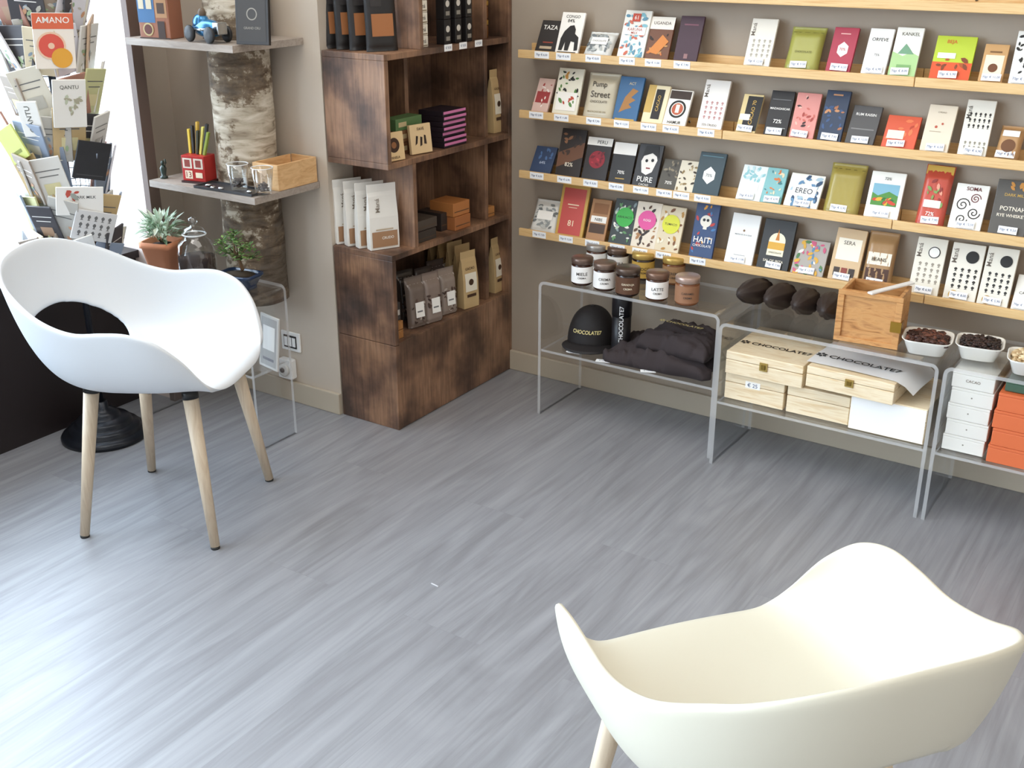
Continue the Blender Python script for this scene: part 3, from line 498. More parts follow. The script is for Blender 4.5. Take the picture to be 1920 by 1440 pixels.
def dish(label,blabel,p,c,seed,s=.052,small=1.0):
    p=Vector(p)
    o=MB().lathe([(s*.62,0),(s*.7,.002),(s*.9,.036),(s,.043),(s*.95,.043),(s*.84,.033),(s*.6,.006),(s*.01,.005)],M('#e9e6de',.25),40,None,True,5).build('serving_dish',None,p,(0,0,.15)); tag(o,label,'dish','white square dishes'); q=random.Random(seed); mb=MB()
    mb.lathe([(s*.6,.008),(s*.82,.032),(s*.5,.04),(s*.01,.044)],M(c[0],.8),24,None,True,5)
    for k in range(int(160*small)):
        x,y=q.uniform(-s,s)*.76,q.uniform(-s,s)*.76; L=.0105/small**.5
        mb.blob(L,L*.55,L*.4,M(q.choice(c),.6),Matrix.Translation((x,y,.044-2.4*(x*x+y*y)+q.uniform(-.002,.006)))@Matrix.Rotation(q.uniform(0,PI),4,'Z')@Matrix.Rotation(q.uniform(-.5,.5),4,'X'),7,5)
    tag(mb.build('cocoa_beans',None,p+Vector((0,0,.0005)),(0,0,.15)),blabel,'cocoa beans',None,'stuff')
dish('white square dish of whole cocoa beans right of the crate','brown roasted whole cocoa beans heaped in the dish by the crate',(1.519,-.245,.4605),['#4a2a1e','#6a3c2a','#3a2018'],1,.066)
dish('white square dish of fine dark nibs on the right-hand table','fine dark cocoa nibs heaped in the middle white dish',on(2,.4605,1834,668),['#2a1a14','#3a241c','#1f130f'],2,.062,2.4)
dish('white square dish of pale pieces at the right edge of the photo','pale beige cocoa butter pieces heaped in the rightmost dish',on(2,.4605,1932,697),['#cdb48c','#e0cda6','#b99a70'],3,.062,1)
def wbox(label,x0,x1,y0,y1,z0,hh,mat,rz=0,latch=False,grp='wooden gift boxes under the acrylic table',top=None,frt=None):
    t=thing('wooden_box',label,'box',((x0+x1)/2,(y0+y1)/2,z0),rz,grp); a=(x1-x0)/2; b=(y1-y0)/2
    k1,k2=(.62,.64) if hh>.052 else (.84,.845)
    MB().box(-a,a,-b,b,0,hh*k1,mat).build('box_body',t,bev=.002); l_=MB().box(-a,a,-b,b,hh*k2,hh,mat).build('lid',t,bev=.002 if hh>.052 else .001)
    if latch:
        MB().box(-.012,.012,-b-.003,-b,hh*.42,hh*.78,M('#b79a58',.3,1)).box(-.006,.006,-b-.006,-b-.003,hh*.5,hh*.7,M('#8a7038',.3,1)).build('latch',t)
    if top: d=MB(); deco(d,a*2,b*2,top,lambda x,y,e:(x,y-b,hh+.0005+e)); d.build('lettering',l_)
    if frt: d=MB(); deco(d,a*2,hh,frt,lambda x,y,e:(x,-b-e,y)); d.build('printed_label',t)
    return t
WHB=M('#dedbd3',.5)
logo=lambda cx,cy,hh,c,tw=.55:[('x',cx-tw/2-.03,cy,.07,c),('t','CHOCOLATE7',cx+.06,cy,tw,hh,c)]
wbox('pale wooden box at lower left of the box stack, with small price label',.965,1.15,-.295,-.06,.211,.085,PALE,frt=[('r',.35,.55,.6,.8,W),('t','€ 25',.47,.67,.2,.15,'#4c5a7c')])
wbox('pale wooden box in the middle of the bottom row',1.16,1.345,-.295,-.06,.211,.085,PALE)
wbox('large plain white-fronted box at lower right of the box stack',1.35,1.56,-.31,-.06,.211,.105,PALE,frt=[('r',0.01,.02,.99,.97,'#f3f2f0')])
wbox('pale latched wooden box with dark lettering on its lid, upper left of the stack',.968,1.205,-.31,-.05,.2975,.07,PALE,0,latch=True,top=logo(.5,.38,.3,'#2e2620',.78))
wbox('pale latched wooden box under the white paper sheet',1.225,1.475,-.332,-.07,.3175,.062,PALE,-.03,latch=True)
sh=MB(); n=12; vs=[];fs=[]
for j in range(n+1):
    for i in range(n+1):
        x=-.15+.31*i/n; y=-.105+.2*j/n; k=max(0,(x-.10)/.06); vs.append((x,y,.0025-.03*k*k+.001*math.sin(8*y/.2+x*20)))
for j in range(n):
    for i in range(n): fs.append((j*(n+1)+i,j*(n+1)+i+1,(j+1)*(n+1)+i+1,(j+1)*(n+1)+i))
o=sh.add(vs,fs,M('#e8e8e8',.4),True).build('paper_sheet',None,(1.365,-.205,.3805),(0,0,-.06)); tag(o,'white printed paper sheet lying on the latched wooden box','paper')
d=MB(); deco(d,.26,.2,logo(.42,.32,.4,'#2a2a2a',.8),lambda x,y,e:(x,y-.1,.0042+e)); d.build('lettering',o)
for k in range(5):
    wbox('white painted wooden box, '+['bottom one','second from the bottom','middle one','second from the top','topmost one with dark stamped lettering'][k]+' of the white stack',1.607+.003*(k%2),1.715+.003*(k%2),-.30,-.08,.211+k*.046,.0455,WHB,grp='white boxes in a stack',frt=([('t','CACAO',.5,.5,.34,.26,'#6a5a4a')] if k==4 else [('c',.5,.5,.02,'#8a8578')]))
for k in range(4):
    wbox('bright orange box, '+['bottom one','second from the bottom','third from the bottom','topmost one'][k]+' of the orange stack',1.727+.004*(k%2),1.95,-.318,-.08,.211+k*.05,.0495,M('#d2683a',.5),grp='orange boxes in a stack')
wbox('dark green flat box on top of the orange stack',1.74,1.93,-.3,-.09,.412,.025,M('#3d5a48',.5),grp='orange boxes in a stack')
# merchandise
BK=M('#1f1b1c',.7)
p=on(2,.2355,1106,646); t=thing('baseball_cap','black baseball cap with gold lettering, leaning left of the black tube','cap',p,.3)
cm_=MB(); nth=12
vs=[];fs=[]
for j in range(nth+1):
    for i in range(32):
        th=PI/2*j/nth; a=2*PI*i/32; vs.append((.082*math.sin(th)**.8*math.cos(a),.03+.088*math.sin(th)**.8*math.sin(a),.125*math.cos(th)+.001))
for j in range(nth):
    for i in range(32): fs.append((j*32+i,(j+1)*32+i,(j+1)*32+(i+1)%32,j*32+(i+1)%32))
cm_.add(vs,fs,BK,True).build('crown',t)
vs=[];fs=[]
for j in range(5):
    for i in range(17):
        a=-PI+PI*i/16; r=.078+.05*j/4*math.sin(-a); vs.append((r*math.cos(a),.02+r*math.sin(a),.004+.016*math.sin(-a)*(1-j/5)))
for j in range(4):
    for i in range(16): fs.append((j*17+i,j*17+i+1,(j+1)*17+i+1,(j+1)*17+i))
b_=MB().add(vs,fs,BK,True).build('brim',t); s=b_.modifiers.new('so','SOLIDIFY'); s.thickness=.003; s.offset=1
MB().blob(.007,.007,.004,BK,Matrix.Translation((0,.03,.127))).build('button',t)
d=MB(); rr=.088
d.text('CHOCOLATE7',.10,.018,M('#d0c080'),lambda x,y:(rr*math.sin(x/rr),.029-rr*math.cos(x/rr)*(1-.12*(y/.016)),.062+y)); d.build('lettering',t)
p=on(2,.2355,1163,664); t=thing('gift_tube','tall black cylinder tube with vertical white lettering','tube',p,.45)
MB().lathe([(.03,0),(.031,.002),(.031,.135)],M('#17161a',.4),32).build('tube_body',t); MB().lathe([(.0325,.136),(.0325,.203),(.031,.206)],M('#17161a',.35),32).build('tube_cap',t)
d=MB(); sf=lambda x,y:(.0332*math.sin(x/.0332),-.0332*math.cos(x/.0332),.112+y); d.text('CHOCOLATE7',.125,.018,M('#e4e4e4'),sf,PI/2)
deco(d,.1,.2,[('x',.5,.15,.09,'#e4e4e4')],lambda x,y,e:(.0332*math.sin(x/.0332),-.0335*math.cos(x/.0332),.004+y)); d.build('lettering',t)
def cloth(label,x,y,z,w,dp,h,rz,sd,txt=True,name='folded_shirt',cr=.006):
    mb=MB(); nx,ny=40,28; vs=[];fs=[]; top=0
    for s in (1,0):
        for j in range(ny+1):
            for i in range(nx+1):
                u=i/nx*2-1; v=j/ny*2-1; e=(1-abs(u)**3)*(1-abs(v)**3); k=noise.noise(Vector((u*1.6+sd,v*1.8,sd)))
                zz=(h*(.3+.7*max(0,e)**.6)*(1+.4*k)*(1 if e>0.02 else .6)+cr*abs(noise.noise(Vector((u*4+3*k,v*3,sd+3))))*2.2) if s else .001
                if abs(u)<.7 and -.7<v<.3: top=max(top,zz)
                vs.append((u*w/2*(1+.2*noise.noise(Vector((v*2,sd,1)))),v*dp/2*(1+.18*noise.noise(Vector((u*2,sd,4)))),zz))
    o_=(nx+1)*(ny+1)
    for j in range(ny):
        for i in range(nx):
            a=j*(nx+1)+i; fs.append((a,a+1,a+nx+2,a+nx+1)); fs.append((o_+a,o_+a+nx+1,o_+a+nx+2,o_+a+1))
    ring=[i for i in range(nx+1)]+[j*(nx+1)+nx for j in range(1,ny+1)]+[ny*(nx+1)+i for i in range(nx-1,-1,-1)]+[j*(nx+1) for j in range(ny-1,0,-1)]
    for a,b in zip(ring,ring[1:]+ring[:1]): fs.append((a,o_+a,o_+b,b))
    o=mb.add(vs,fs,M('#342b2c',.9),True).build(name,None,(x,y,z),(0,0,rz)); tag(o,label,'clothing','dark branded clothing')
    if txt:
        d=MB(); deco(d,.16,.05,logo(.45,.5,.6,'#d8c884',.8),lambda X,Y,e:(X+.01,-dp*.2+Y-.01,top+.0005+e)); d.build('lettering',o)
    return o
cloth('dark brown folded apron spread flat, bottom of the clothing pile',.71,-.178,.2355,.33,.21,.06,.05,3,False,'folded_apron',.016)
cloth('dark brown folded shirt with gold lettering, on top of the clothing pile',.765,-.172,.292,.24,.18,.062,-.05,8,True,cr=.01)
for i,(px,py) in enumerate([(1076,660),(1131,677),(1215,696)]):
    p=on(2,.2358,px,py); o=MB().box(-.024,.024,-.011,.011,0,.001,TG).build('price_tag',None,p,(0,0,.1+.2*i)); tag(o,['white price tag lying in front of the cap','white price tag lying in front of the black tube','white price tag lying in front of the folded clothing'][i],'price tag','price tags on the acrylic shelf')
    d=MB(); d.text('€ 15,00',.034,.008,M('#4c5a7c'),lambda x,y:(x,y,.0014)); d.build('lettering',o)
# ---------------------------------------------------------------- bookcase
t=thing('bookcase','dark rustic brown zigzag bookcase in the corner, with open compartments','bookcase',(-.12,-.336,0))
ox,oy=.12,.336
def bd(nme,x0,x1,y0,y1,z0,z1): MB().box(x0+ox,x1+ox,y0+oy,y1+oy,z0,z1,RUST).build(nme,t,bev=.0015)
T=.018; Z1,Z2,Z3,Z4,Z5=.3,.59,.873,1.19,1.62; X0,X1=-.24,0
bd('side_panel',X0,X1,YS,YS+T,0,.292); bd('side_panel',X0,X1,YS,YS+T,.294,Z2-T); bd('side_panel',X0,X1,-T-.001,-.001,0,Z5)
bd('front_panel',X1-T,X1,YS+T,-T-.001,0.002,Z1); bd('shelf_board',X0,X1-T,YS+T,-T-.001,Z1-T,Z1)
bd('shelf_board',X0,X1,YS,-T-.001,Z2-T,Z2); bd('shelf_board',X0,X1,YS,-T-.001,Z3-T,Z3); bd('shelf_board',X0,X1,YS,-T-.001,Z4-T,Z4)
bd('side_panel',X0,X1,-.555,-.555+T,Z2,Z3-T); bd('side_panel',X0,X1,YS,YS+T,Z3,Z4-T); bd('side_panel',X0,X1,-.50,-.50+T,Z4,Z5)
bd('divider',X0,X1-.02,-.135,-.135+T,Z1,Z2-T); bd('divider',X0,X1-.02,-.135,-.135+T,Z2,Z3-T); bd('divider',X0,X1-.02,-.135,-.135+T,Z3,Z4-T)
bd('divider',X0,X1-.12,-.43,-.43+T,Z3,Z4-T); bd('divider',X0,X1-.02,-.135,-.135+T,Z4,Z5)
bd('back_panel',X0-.003,X0,-.555,-.001,Z1,Z5)
def by(px,z,X): return line((X,0,z),(0,1,0),px=px).y
GR='goods on the dark bookcase'
R90=PI/2
for i,px in enumerate((655,675,696,718)):
    p=line((0,-.615,Z2),(1,0,0),px=px)
    pack('coffee_bag',['leftmost','second from left','third from left','rightmost and frontmost'][i]+' white paper bag with clear brown foot on the lower cabinet','bag',(p.x,-.612,Z2+.001),.098,.205,.03,math.radians(64),0,'#e6e3dc',[('r',.06,.04,.94,.28,'#a07a5a'),('r',.2,.30,.8,.32,'#b9a68c'),('v','Maná',.3,.68,.15,.26,'#8a7f72'),('t','CRUDO',.6,.18,.5,.04,W)],'bag','white bags standing on the lower cabinet')
for i,px in enumerate((642,665,690,722)):
    p=line((0,-.6,Z4),(1,0,0),px=px)
    pack('snack_pouch',['leftmost','second from left','third from left','frontmost'][i]+' matt black pouch with orange brown window, top of the bookcase','pouch',(p.x-.01,-.60,Z4+.001),.10,.21,.012,math.radians(62),.08,'#1a1717',[('r',.15,.2,.85,.5,'#9a6238'),('r',.15,.6,.5,.7,'#2c2828'),('r',.35,.82,.75,.87,W)],'pouch','black pouches on top of the bookcase',part='printed_window')
for k in range(4):
    y=by(790,Z4,-.03); pack('chocolate_box',['bottom','second lowest','third','topmost'][k]+' cream box of the white labelled stack on the top tier','box',(-.03,y,Z4+.0005+k*.034),.07,.033,.1,R90,0,'#e6dfd0',[('t','Maná',.6,.55,.5,.4,'#4a4038'),('r',.05,.1,.95,.2,'#8a7a62')],'bar',GR+', cream boxes')
for i,(px,zz) in enumerate([(833,0),(853,0),(873,0),(833,.075),(853,.075),(873,.075)]):
    y=by(px,Z4,-.035); pack('tea_tin','black tin '+['left','middle','right'][i%3]+(' of the lower row' if i<3 else ' of the upper row')+' on the top tier beside the gold-lidded jars','tin',(-.02,y,Z4+.0005+zz),.033,.074,.033,R90,0,'#1c1a1b',[('c',.5,.62,.3,'#cfcac0'),('r',.2,.15,.8,.32,'#8f8a80')],'bar','black tins on the top tier')
for i,zz in enumerate((0,.06)):
    y=by(902,Z4,-.05); p=Vector((-.05,y,Z4+.0005+zz)); tt=thing('honey_jar',['lower','upper'][i]+' small jar with gold lid on the top tier','jar',p,0,'gold lidded jars'); MB().lathe([(.022,0),(.024,.004),(.024,.038),(.021,.042)],M('#6a4018',.2),24).build('jar_body',tt); MB().lathe([(.024,.042),(.025,.044),(.025,.056),(.023,.058)],M('#c9a24a',.3,.8),24).build('lid',tt)
for i,px in enumerate((840,868,897)):
    y=by(px,Z4,.0); o=MB().box(-.02,.02,-.001,0,-.0,.02,TG).build('price_tag',None,(.0002,y,Z4-.016),(0,0,R90)); tag(o,['left','middle','right'][i]+' white price tag on the edge of the top tier board','price tag','price tags on the bookcase'); d=MB(); d.text('€ 9,50',.03,.009,M('#4c5a7c'),lambda x,y_:(x,-.0014,.01+y_)); d.build('lettering',o)
y=by(738,Z3,-.02); pack('wooden_card','pale wooden card with a round dark cocoa emblem on the third tier','card',(-.022,y,Z3+.001),.082,.085,.012,R90-.15,.12,'#d8b98a',[('c',.5,.55,.27,'#3a2418'),('c',.5,.55,.12,'#8a5a34'),('t','PANELA',.5,.12,.6,.09,'#4a3424')],'bar',GR+', cards')
y=by(787,Z3,-.03); pack('wooden_card','pale wooden card printed with dark cocoa bean shapes on the third tier','card',(-.028,y,Z3+.001),.085,.09,.012,R90-.2,.12,'#dcbf92',[('p',[(.2,.3),(.3,.36),(.36,.6),(.26,.62)],'#2c1c14'),('p',[(.42,.25),(.52,.28),(.56,.55),(.46,.58)],'#2c1c14'),('p',[(.62,.32),(.74,.3),(.72,.6),(.64,.62)],'#2c1c14'),('t','FAVE',.5,.84,.5,.1,'#4a3424')],'bar',GR+', cards')
for k,(c,nn) in enumerate([('#7a5234','brown'),('#8a6242','tan'),('#5a7a4c','green-lidded')]):
    y=by(765,Z3,-.07); pack('gift_box',nn+' flat box in the stack behind the wooden cards','box',(-.062,y,Z3+.0005+k*.037),.13,.036,.055,R90,0,c,[('r',.1,.3,.4,.7,'#c9b48a')],'bar',GR+', flat boxes')
for k in range(7):
    y=by(850,Z3,-.02); pack('pink_box','black and pink striped slim box, '+['lowest','second','third','fourth','fifth','sixth','topmost'][k]+' of its stack','box',(-.012+rnd.uniform(-.005,.005),y,Z3+.0005+k*.0165),.12,.016,.10,R90,0,'#231a22',[('r',.0,.45,1,.98,'#d07aa8')],'bar','pink and black slim boxes',part='pink_band')
def tallbag(label,px,z,X,h=.19,w=.062,col='#c8ab7c',rz=R90-.2,lim=None):
    y=by(px,z,X)
    if lim is not None: y=min(y,lim)
    pack('kraft_bag',label,'bag',(X,y,z+.001),w,h,.036,rz,0,col,[('r',.12,.3,.88,.62,'#eee6d2'),('c',.5,.46,.16,'#4a3424'),('r',.2,.2,.8,.25,'#4a3424'),('t','CACAO',.5,.7,.6,.05,'#4a3424')],'bag','tall kraft bags in the bookcase')
tallbag('tall cream kraft bag in the upper right column of the bookcase',928,Z3,-.05,.21,rz=R90)
tallbag('tall kraft bag in the lower right column of the bookcase',930,Z1,-.05,.2,rz=R90)
tallbag('tall kraft bag in front, next to the divider of the bottom compartment',878,Z1,-.03,.2,.07,lim=-.18)
for i,(px,X) in enumerate([(868,-.075),(862,-.12),(840,-.16),(820,-.2)]): tallbag(['second kraft bag behind the front one','third kraft bag behind the front one','kraft bag left of the kraft bag row','rearmost kraft bag'][i]+' in the bottom compartment',px,Z1,X,.21,.07,['#b89a6c','#c8ab7c','#a98a5c','#9a8058'][i],lim=-.185)
for i,(px,X,zz,w,h,dp,c,nn) in enumerate([(800,-.02,0,.1,.035,.12,'#3b342f','low charcoal box at the left of the second tier'),(802,-.025,.036,.1,.033,.12,'#4b423a','charcoal box stacked on the low one, second tier'),(836,-.05,0,.05,.06,.1,'#332c29','square dark box in the middle of the second tier'),(868,-.015,0,.085,.045,.1,'#a8693c','orange brown box, lower of two on the second tier'),(866,-.02,.046,.09,.045,.1,'#b4743f','orange brown box, upper of two on the second tier'),(918,-.03,0,.06,.035,.09,'#b98048','small tan box in the right column, second tier')]):
    pack('gift_box',nn,'box',(X,by(px,Z2+.02,X),Z2+.0005+zz),w,h,dp,R90-.02,0,c,[('r',.05,.3,.95,.36,'#5a4432')],'bar',GR+', tier two boxes')
for i,(px,X,c) in enumerate([(812,-.035,'#8a7a70'),(840,-.045,'#94857a'),(782,-.05,'#76685f'),(800,-.11,'#4c4340'),(765,-.12,'#46403c'),(822,-.13,'#554a46')]):
    y=by(px,Z1,X); pack('clear_bag',['frontmost','right front','left front','second row middle','second row left','second row right'][i]+' clear bag of dark chocolate pieces in the bottom compartment','bag',(X,y,Z1+.001),.075,.17-.01*(i%2),.018,R90-.25,.1,c,[('l',24,i,['#3a2820','#5a443a','#b0a49a','#4a342a'],.06,.06,.94,.6),('r',.3,.2,.78,.5,'#f3f0ea'),('r',.38,.3,.68,.33,'#777777'),('r',.05,.82,.95,.86,'#b0a49c')],'pouch','clear bags of chocolate pieces',rough=.12)
for k in range(2): pack('wooden_block',['lower','upper'][k]+' little orange wooden box at the left of the bottom compartment','box',(-.022,YS+T+.028,Z1+.0005+k*.03),.045,.028,.06,R90,0,'',[],'bar',GR+', little wooden boxes',mat=ORW)
pack('tea_tin','small grey tin above the little wooden boxes','tin',(-.03,YS+T+.028,Z1+.0595),.042,.06,.045,R90,0,'#3a3634',[('r',.1,.3,.9,.6,'#b7b2aa')],'bar')
# ---------------------------------------------------------------- niche
TC=(-.487,-.772); tr=.094; mb=MB(); n=60; vs=[];fs=[]; NZ=120
zb=line((TC[0],TC[1]-.09,0),(0,0,1),py=572).z
for j in range(NZ+1):
    z=zb+(2.69-zb)*j/NZ
    for i in range(n):
        a=2*PI*i/n; r=tr*(1+.05*noise.noise(Vector((math.cos(a)*1.2,math.sin(a)*1.2,z*1.2)))+.035*noise.noise(Vector((math.cos(a)*4,math.sin(a)*4,z*9))))
        vs.append((r*math.cos(a),r*math.sin(a),z))
for j in range(NZ):
    for i in range(n): fs.append((j*n+i,j*n+(i+1)%n,(j+1)*n+(i+1)%n,(j+1)*n+i))
fs+=[tuple(reversed(range(n))),tuple(NZ*n+i for i in range(n))]
tag(mb.add(vs,fs,birch(),True).build('birch_trunk',None,(TC[0],TC[1],0)),'upright birch tree trunk with peeling bark behind the niche shelves','tree trunk')
def nshelf(label,x0,x1,y0,z):
    y1=YS-.001; R_=tr*1.05+.002; poly=[(x0,y0),(x1,y0),(x1,y1)]
    dy=min(y1-TC[1],R_*.98); dx=math.sqrt(max(R_*R_-dy*dy,0)); a0=math.atan2(dy,dx); a1=math.atan2(dy,-dx)
    poly.append((TC[0]+dx,y1)); m=18; Bb=a1-2*PI
    for i in range(1,m): a=a0+(Bb-a0)*i/m; poly.append((TC[0]+R_*math.cos(a),TC[1]+R_*math.sin(a)))
    poly+=[(TC[0]-dx,y1),(x0,y1)]
    o=MB().prism([(a+.5,b+.8) for a,b in poly],0,.02,GREYW).build('niche_shelf',None,(-.5,-.8,z-.02)); return tag(o,label,'shelf','grey boards in the niche')
nshelf('upper grey wooden board in the niche, holding the toy car',-.765,-.31,-.96,1.222)
nshelf('lower grey wooden board in the niche, holding the tray of glasses',-.743,-.28,-.955,.79)
S1,S2=1.2225,.7905
car=M('#2f6f9a',.2,.4); ck=M('#1c1c1e',.5)
t=thing('toy_car','vintage blue toy racing car on the upper niche board','toy car',line((0,-.922,S1),(1,0,0),px=392),math.radians(-8))
MB().blob(.07,.024,.026,car,Matrix.Translation((0,0,.038)),20,12).blob(.03,.022,.026,car,Matrix.Translation((-.03,0,.052)),16,10).build('car_body',t)
MB().box(.046,.072,-.017,.017,.024,.058,M('#b0b4b8',.25,1)).build('grille',t,bev=.003); MB().tube([(-.035,-.026,.034),(.035,-.026,.038)],.004,M('#b0b4b8',.25,1)).build('exhaust',t); MB().blob(.012,.012,.016,M('#5a4a3a'),Matrix.Translation((-.022,0,.078))).build('driver_seat',t)
for sx in (-1,1):
    for sy in (-1,1): MB().lathe([(.008,-.005),(.021,-.005),(.023,-.003),(.023,.003),(.021,.005),(.008,.005)],ck,20,Matrix.Translation((.048*sx,.03*sy,.0235))@Matrix.Rotation(PI/2,4,'X')).build('wheel',t)
t=thing('house_tin','house-shaped decorated tin with brown walls and blue panels','tin',line((0,-.91,S1),(1,0,0),px=305),math.radians(12))
HM=M('#94614a',.4); MB().box(-.055,.055,-.032,.032,0,.12,HM).build('house_body',t,bev=.002)
MB().add([(-.06,-.037,.12),(.06,-.037,.12),(.06,.037,.12),(-.06,.037,.12),(-.06,0,.165),(.06,0,.165)],[(0,1,5,4),(3,4,5,2),(0,4,3),(1,2,5),(0,3,2,1)],M('#4a4e5a',.4)).build('roof',t)
d=MB(); deco(d,.11,.12,[('r',.0,.38,.55,.98,'#3f6a96'),('r',.58,.5,.95,.95,'#a8805a'),('r',.64,.6,.88,.85,'#4a3424'),('r',.05,.7,.22,.92,'#c9c0a8'),('r',.3,.7,.48,.92,'#c9c0a8'),('c',.3,.22,.17,'#b8a878'),('c',.3,.22,.13,'#5a2a24'),('r',.62,.02,.85,.42,'#3a2a24'),('r',0,.0,1,.03,'#3a2a24')],lambda x,z,e:(x,-.032-e,z)); d.build('painted_windows',t)
pack('picture_book','dark framed card with faint emblem standing at the right of the toy car','card',line((0,-.915,S1+.001),(1,0,0),px=478),.105,.15,.012,math.radians(15),.1,'#262220',[('r',.08,.06,.92,.94,'#332e2a'),('o',.5,.55,.16,.03,'#8a8478'),('t','GRAND CRU',.5,.3,.5,.05,'#8a8478')])
o=MB().box(-.002,.002,-.06,.06,0,.16,ACR).build('acrylic_sheet',None,(-.325,-.84,S1+.0005)); tag(o,'clear upright acrylic sheet at the end of the upper niche board','acrylic sheet')
p=on(2,S2,376,340); t=thing('red_dispenser','small red tin with a two-window front, holding chocolate sticks','tin',p,math.radians(12)); RD=M('#b02f2c',.3)
MB().box(-.042,.042,-.03,.03,.006,.085,RD).build('tin_body',t,bev=.002); MB().box(-.046,.046,-.034,.034,0,.006,M('#3a1a18')).build('tin_base',t)
d=MB(); deco(d,.084,.079,[('r',.06,.5,.46,.9,'#d8cfc0'),('r',.54,.5,.94,.9,'#d8cfc0'),('r',.14,.56,.38,.84,'#8a3a30'),('r',.62,.56,.86,.84,'#8a3a30'),('r',.14,.1,.46,.42,'#e8d9c0'),('t','13',.3,.26,.22,.24,'#8a2a24'),('r',.6,.15,.9,.36,'#e8d9c0')],lambda x,z,e:(x,-.03-e,.006+z)); d.build('front_print',t)
for i in range(7):
    c=['#d8b83a','#2a2420','#c9a03a','#3a3a2c','#d9cf6a','#2c2c2c','#8a9a3c'][i]; q=p+Vector((-.03+.01*i,.004*(i%3),.0855))
    o=MB().box(-.004,.004,-.005,.005,0,.075+.012*(i%3),M(c)).build('chocolate_stick',None,q,(.05*(i%2),.12+.05*i-.1,.2),bev=.0008); tag(o,['yellow','black','ochre','dark olive','pale yellow','charcoal','green'][i]+' wrapped chocolate stick standing in the red tin','chocolate stick','sticks in the red tin')
p=on(2,S2,308,334); t=thing('figurine','tiny dark green statuette at the left end of the lower niche board','figurine',p); gm=M('#24352e',.3)
MB().lathe([(.012,0),(.012,.006),(.007,.008),(.009,.02),(.011,.032),(.005,.042)],gm,16).build('torso',t); MB().blob(.006,.006,.007,gm,Matrix.Translation((0,0,.049))).build('head',t); MB().tube([(.008,0,.036),(.015,0,.05),(.013,0,.062)],.0025,gm).build('arm',t)
TK=M('#3a3a3c',.35)
o=MB().box(-.12,.12,-.04,.04,0,.003,TK).box(-.12,.12,-.04,-.037,.003,.008,TK).box(-.12,.12,.037,.04,.003,.008,TK).box(-.12,-.117,-.037,.037,.003,.008,TK).box(.117,.12,-.037,.037,.003,.008,TK).build('tray',None,(-.42,-.912,S2+.0003),(0,0,.03)); tag(o,'flat black tray under the two little glasses','tray')
for i,px in enumerate((449,495)):
    z=S2+.0037; g0=line((0,-.906,z),(1,0,0),px=px); x,y=g0.x,g0.y; t=thing('shot_glass',['left','right'][i]+' small clear glass with dark beans on the black tray','glass',(x,y,z),0,'glasses on the tray')
    MB().lathe([(.022,0),(.024,.002),(.033,.078),(.0315,.078),(.0225,.006),(.001,.006)],GLS,28).build('glass_body',t)
    MB().tube([(.0323*math.cos(a*.2618),.0323*math.sin(a*.2618),.078) for a in range(24)],.0011,M('#e8eaec',.1),6,closed=True).build('glass_rim',t)
    q=random.Random(i); mb=MB()
    for k in range(50): a=q.uniform(0,6.3); r=q.uniform(0,.016); mb.blob(.005,.0035,.003,M(q.choice(['#2a1a14','#3c281e'])),Matrix.Translation((r*math.cos(a),r*math.sin(a),q.uniform(.01,.032)))@Matrix.Rotation(q.uniform(0,3),4,'Z'),6,4)
    tag(mb.build('cocoa_nibs',None,(x,y,z)),['dark cocoa nibs inside the left glass','dark cocoa nibs inside the right glass'][i],'cocoa nibs',None,'stuff')
for i,(x,y) in enumerate(((-.435,-.94),(-.50,-.93),(-.465,-.944),(-.33,-.925))):
    o=MB().blob(.01,.008,.005,M('#c4c6c8',.25,1),None,10,6,lambda th,a:1+.1*math.sin(5*a)).build('foil_candy',None,(x,y,S2+.0085),(0,0,i)); tag(o,'silver foil wrapped sweet '+['between the glasses near the tray front','at the left end of the tray','in front of the left glass','right of the right glass'][i],'sweet','foil sweets on the tray')
t=thing('open_box','pale open plywood box at the right end of the lower niche board','box',(-.352,-.765,S2+.0003),.0); LW=wood('light_ply',[(.3,'#c79a68'),(.6,'#dcb482')],(4,6,20),.5)
for nme,q in (('front_board',(-.035,.07,-.085,-.078,.0,.078)),('side_board',(.063,.07,-.078,.085,0,.078)),('back_board',(-.03,.063,.078,.085,0,.078)),('side_board',(-.035,-.028,-.078,.075,0,.078)),('bottom_board',(-.028,.063,-.078,.078,0,.006))): MB().box(*q,LW).build(nme,t,bev=.001)
ZT=.5055
def leafy(mb,n,rad,cz,hz,L,cols,sd,wd=.35):
    q=random.Random(sd)
    for k in range(n):
        a=q.uniform(0,2*PI); e=q.uniform(-.3,1.2); r=rad*q.uniform(.2,1); c=Vector((r*math.cos(a)*math.cos(e*.6),r*math.sin(a)*math.cos(e*.6),cz+hz*q.uniform(-.5,1)*.9)); l=L*q.uniform(.6,1.2)
        T=Matrix.Translation(c)@Matrix.Rotation(a,4,'Z')@Matrix.Rotation(-e,4,'Y')
        w=l*wd; mb.add([(0,0,0),(l*.4,w/2,l*.05),(l,0,-l*.08),(l*.4,-w/2,l*.05)],[(0,1,2),(0,2,3)],M(q.choice(cols),.5),False,T)
p=line((0,-.968,ZT),(1,0,0),px=310); t=thing('potted_succulent','grey-green leafy plant in a square terracotta pot','potted plant',p,.3); TR=M('#d08a64',.75)
MB().lathe([(.036,0),(.05,.08),(.055,.082),(.055,.1),(.048,.1),(.044,.086)],TR,40,None,True,9).build('pot',t); MB().lathe([(.044,.084),(.01,.092)],M('#3a2a20',.9),20).build('soil',t)
mb=MB(); leafy(mb,190,.052,.13,.045,.042,['#a8bda6','#c0ceb8','#84a080','#d6e0ce'],3); 
for k in range(9): mb.tube([(0,0,.085),(.03*math.cos(k*.7),.03*math.sin(k*.7),.14)],.0018,M('#6a6a50'),5)
mb.build('foliage',t)
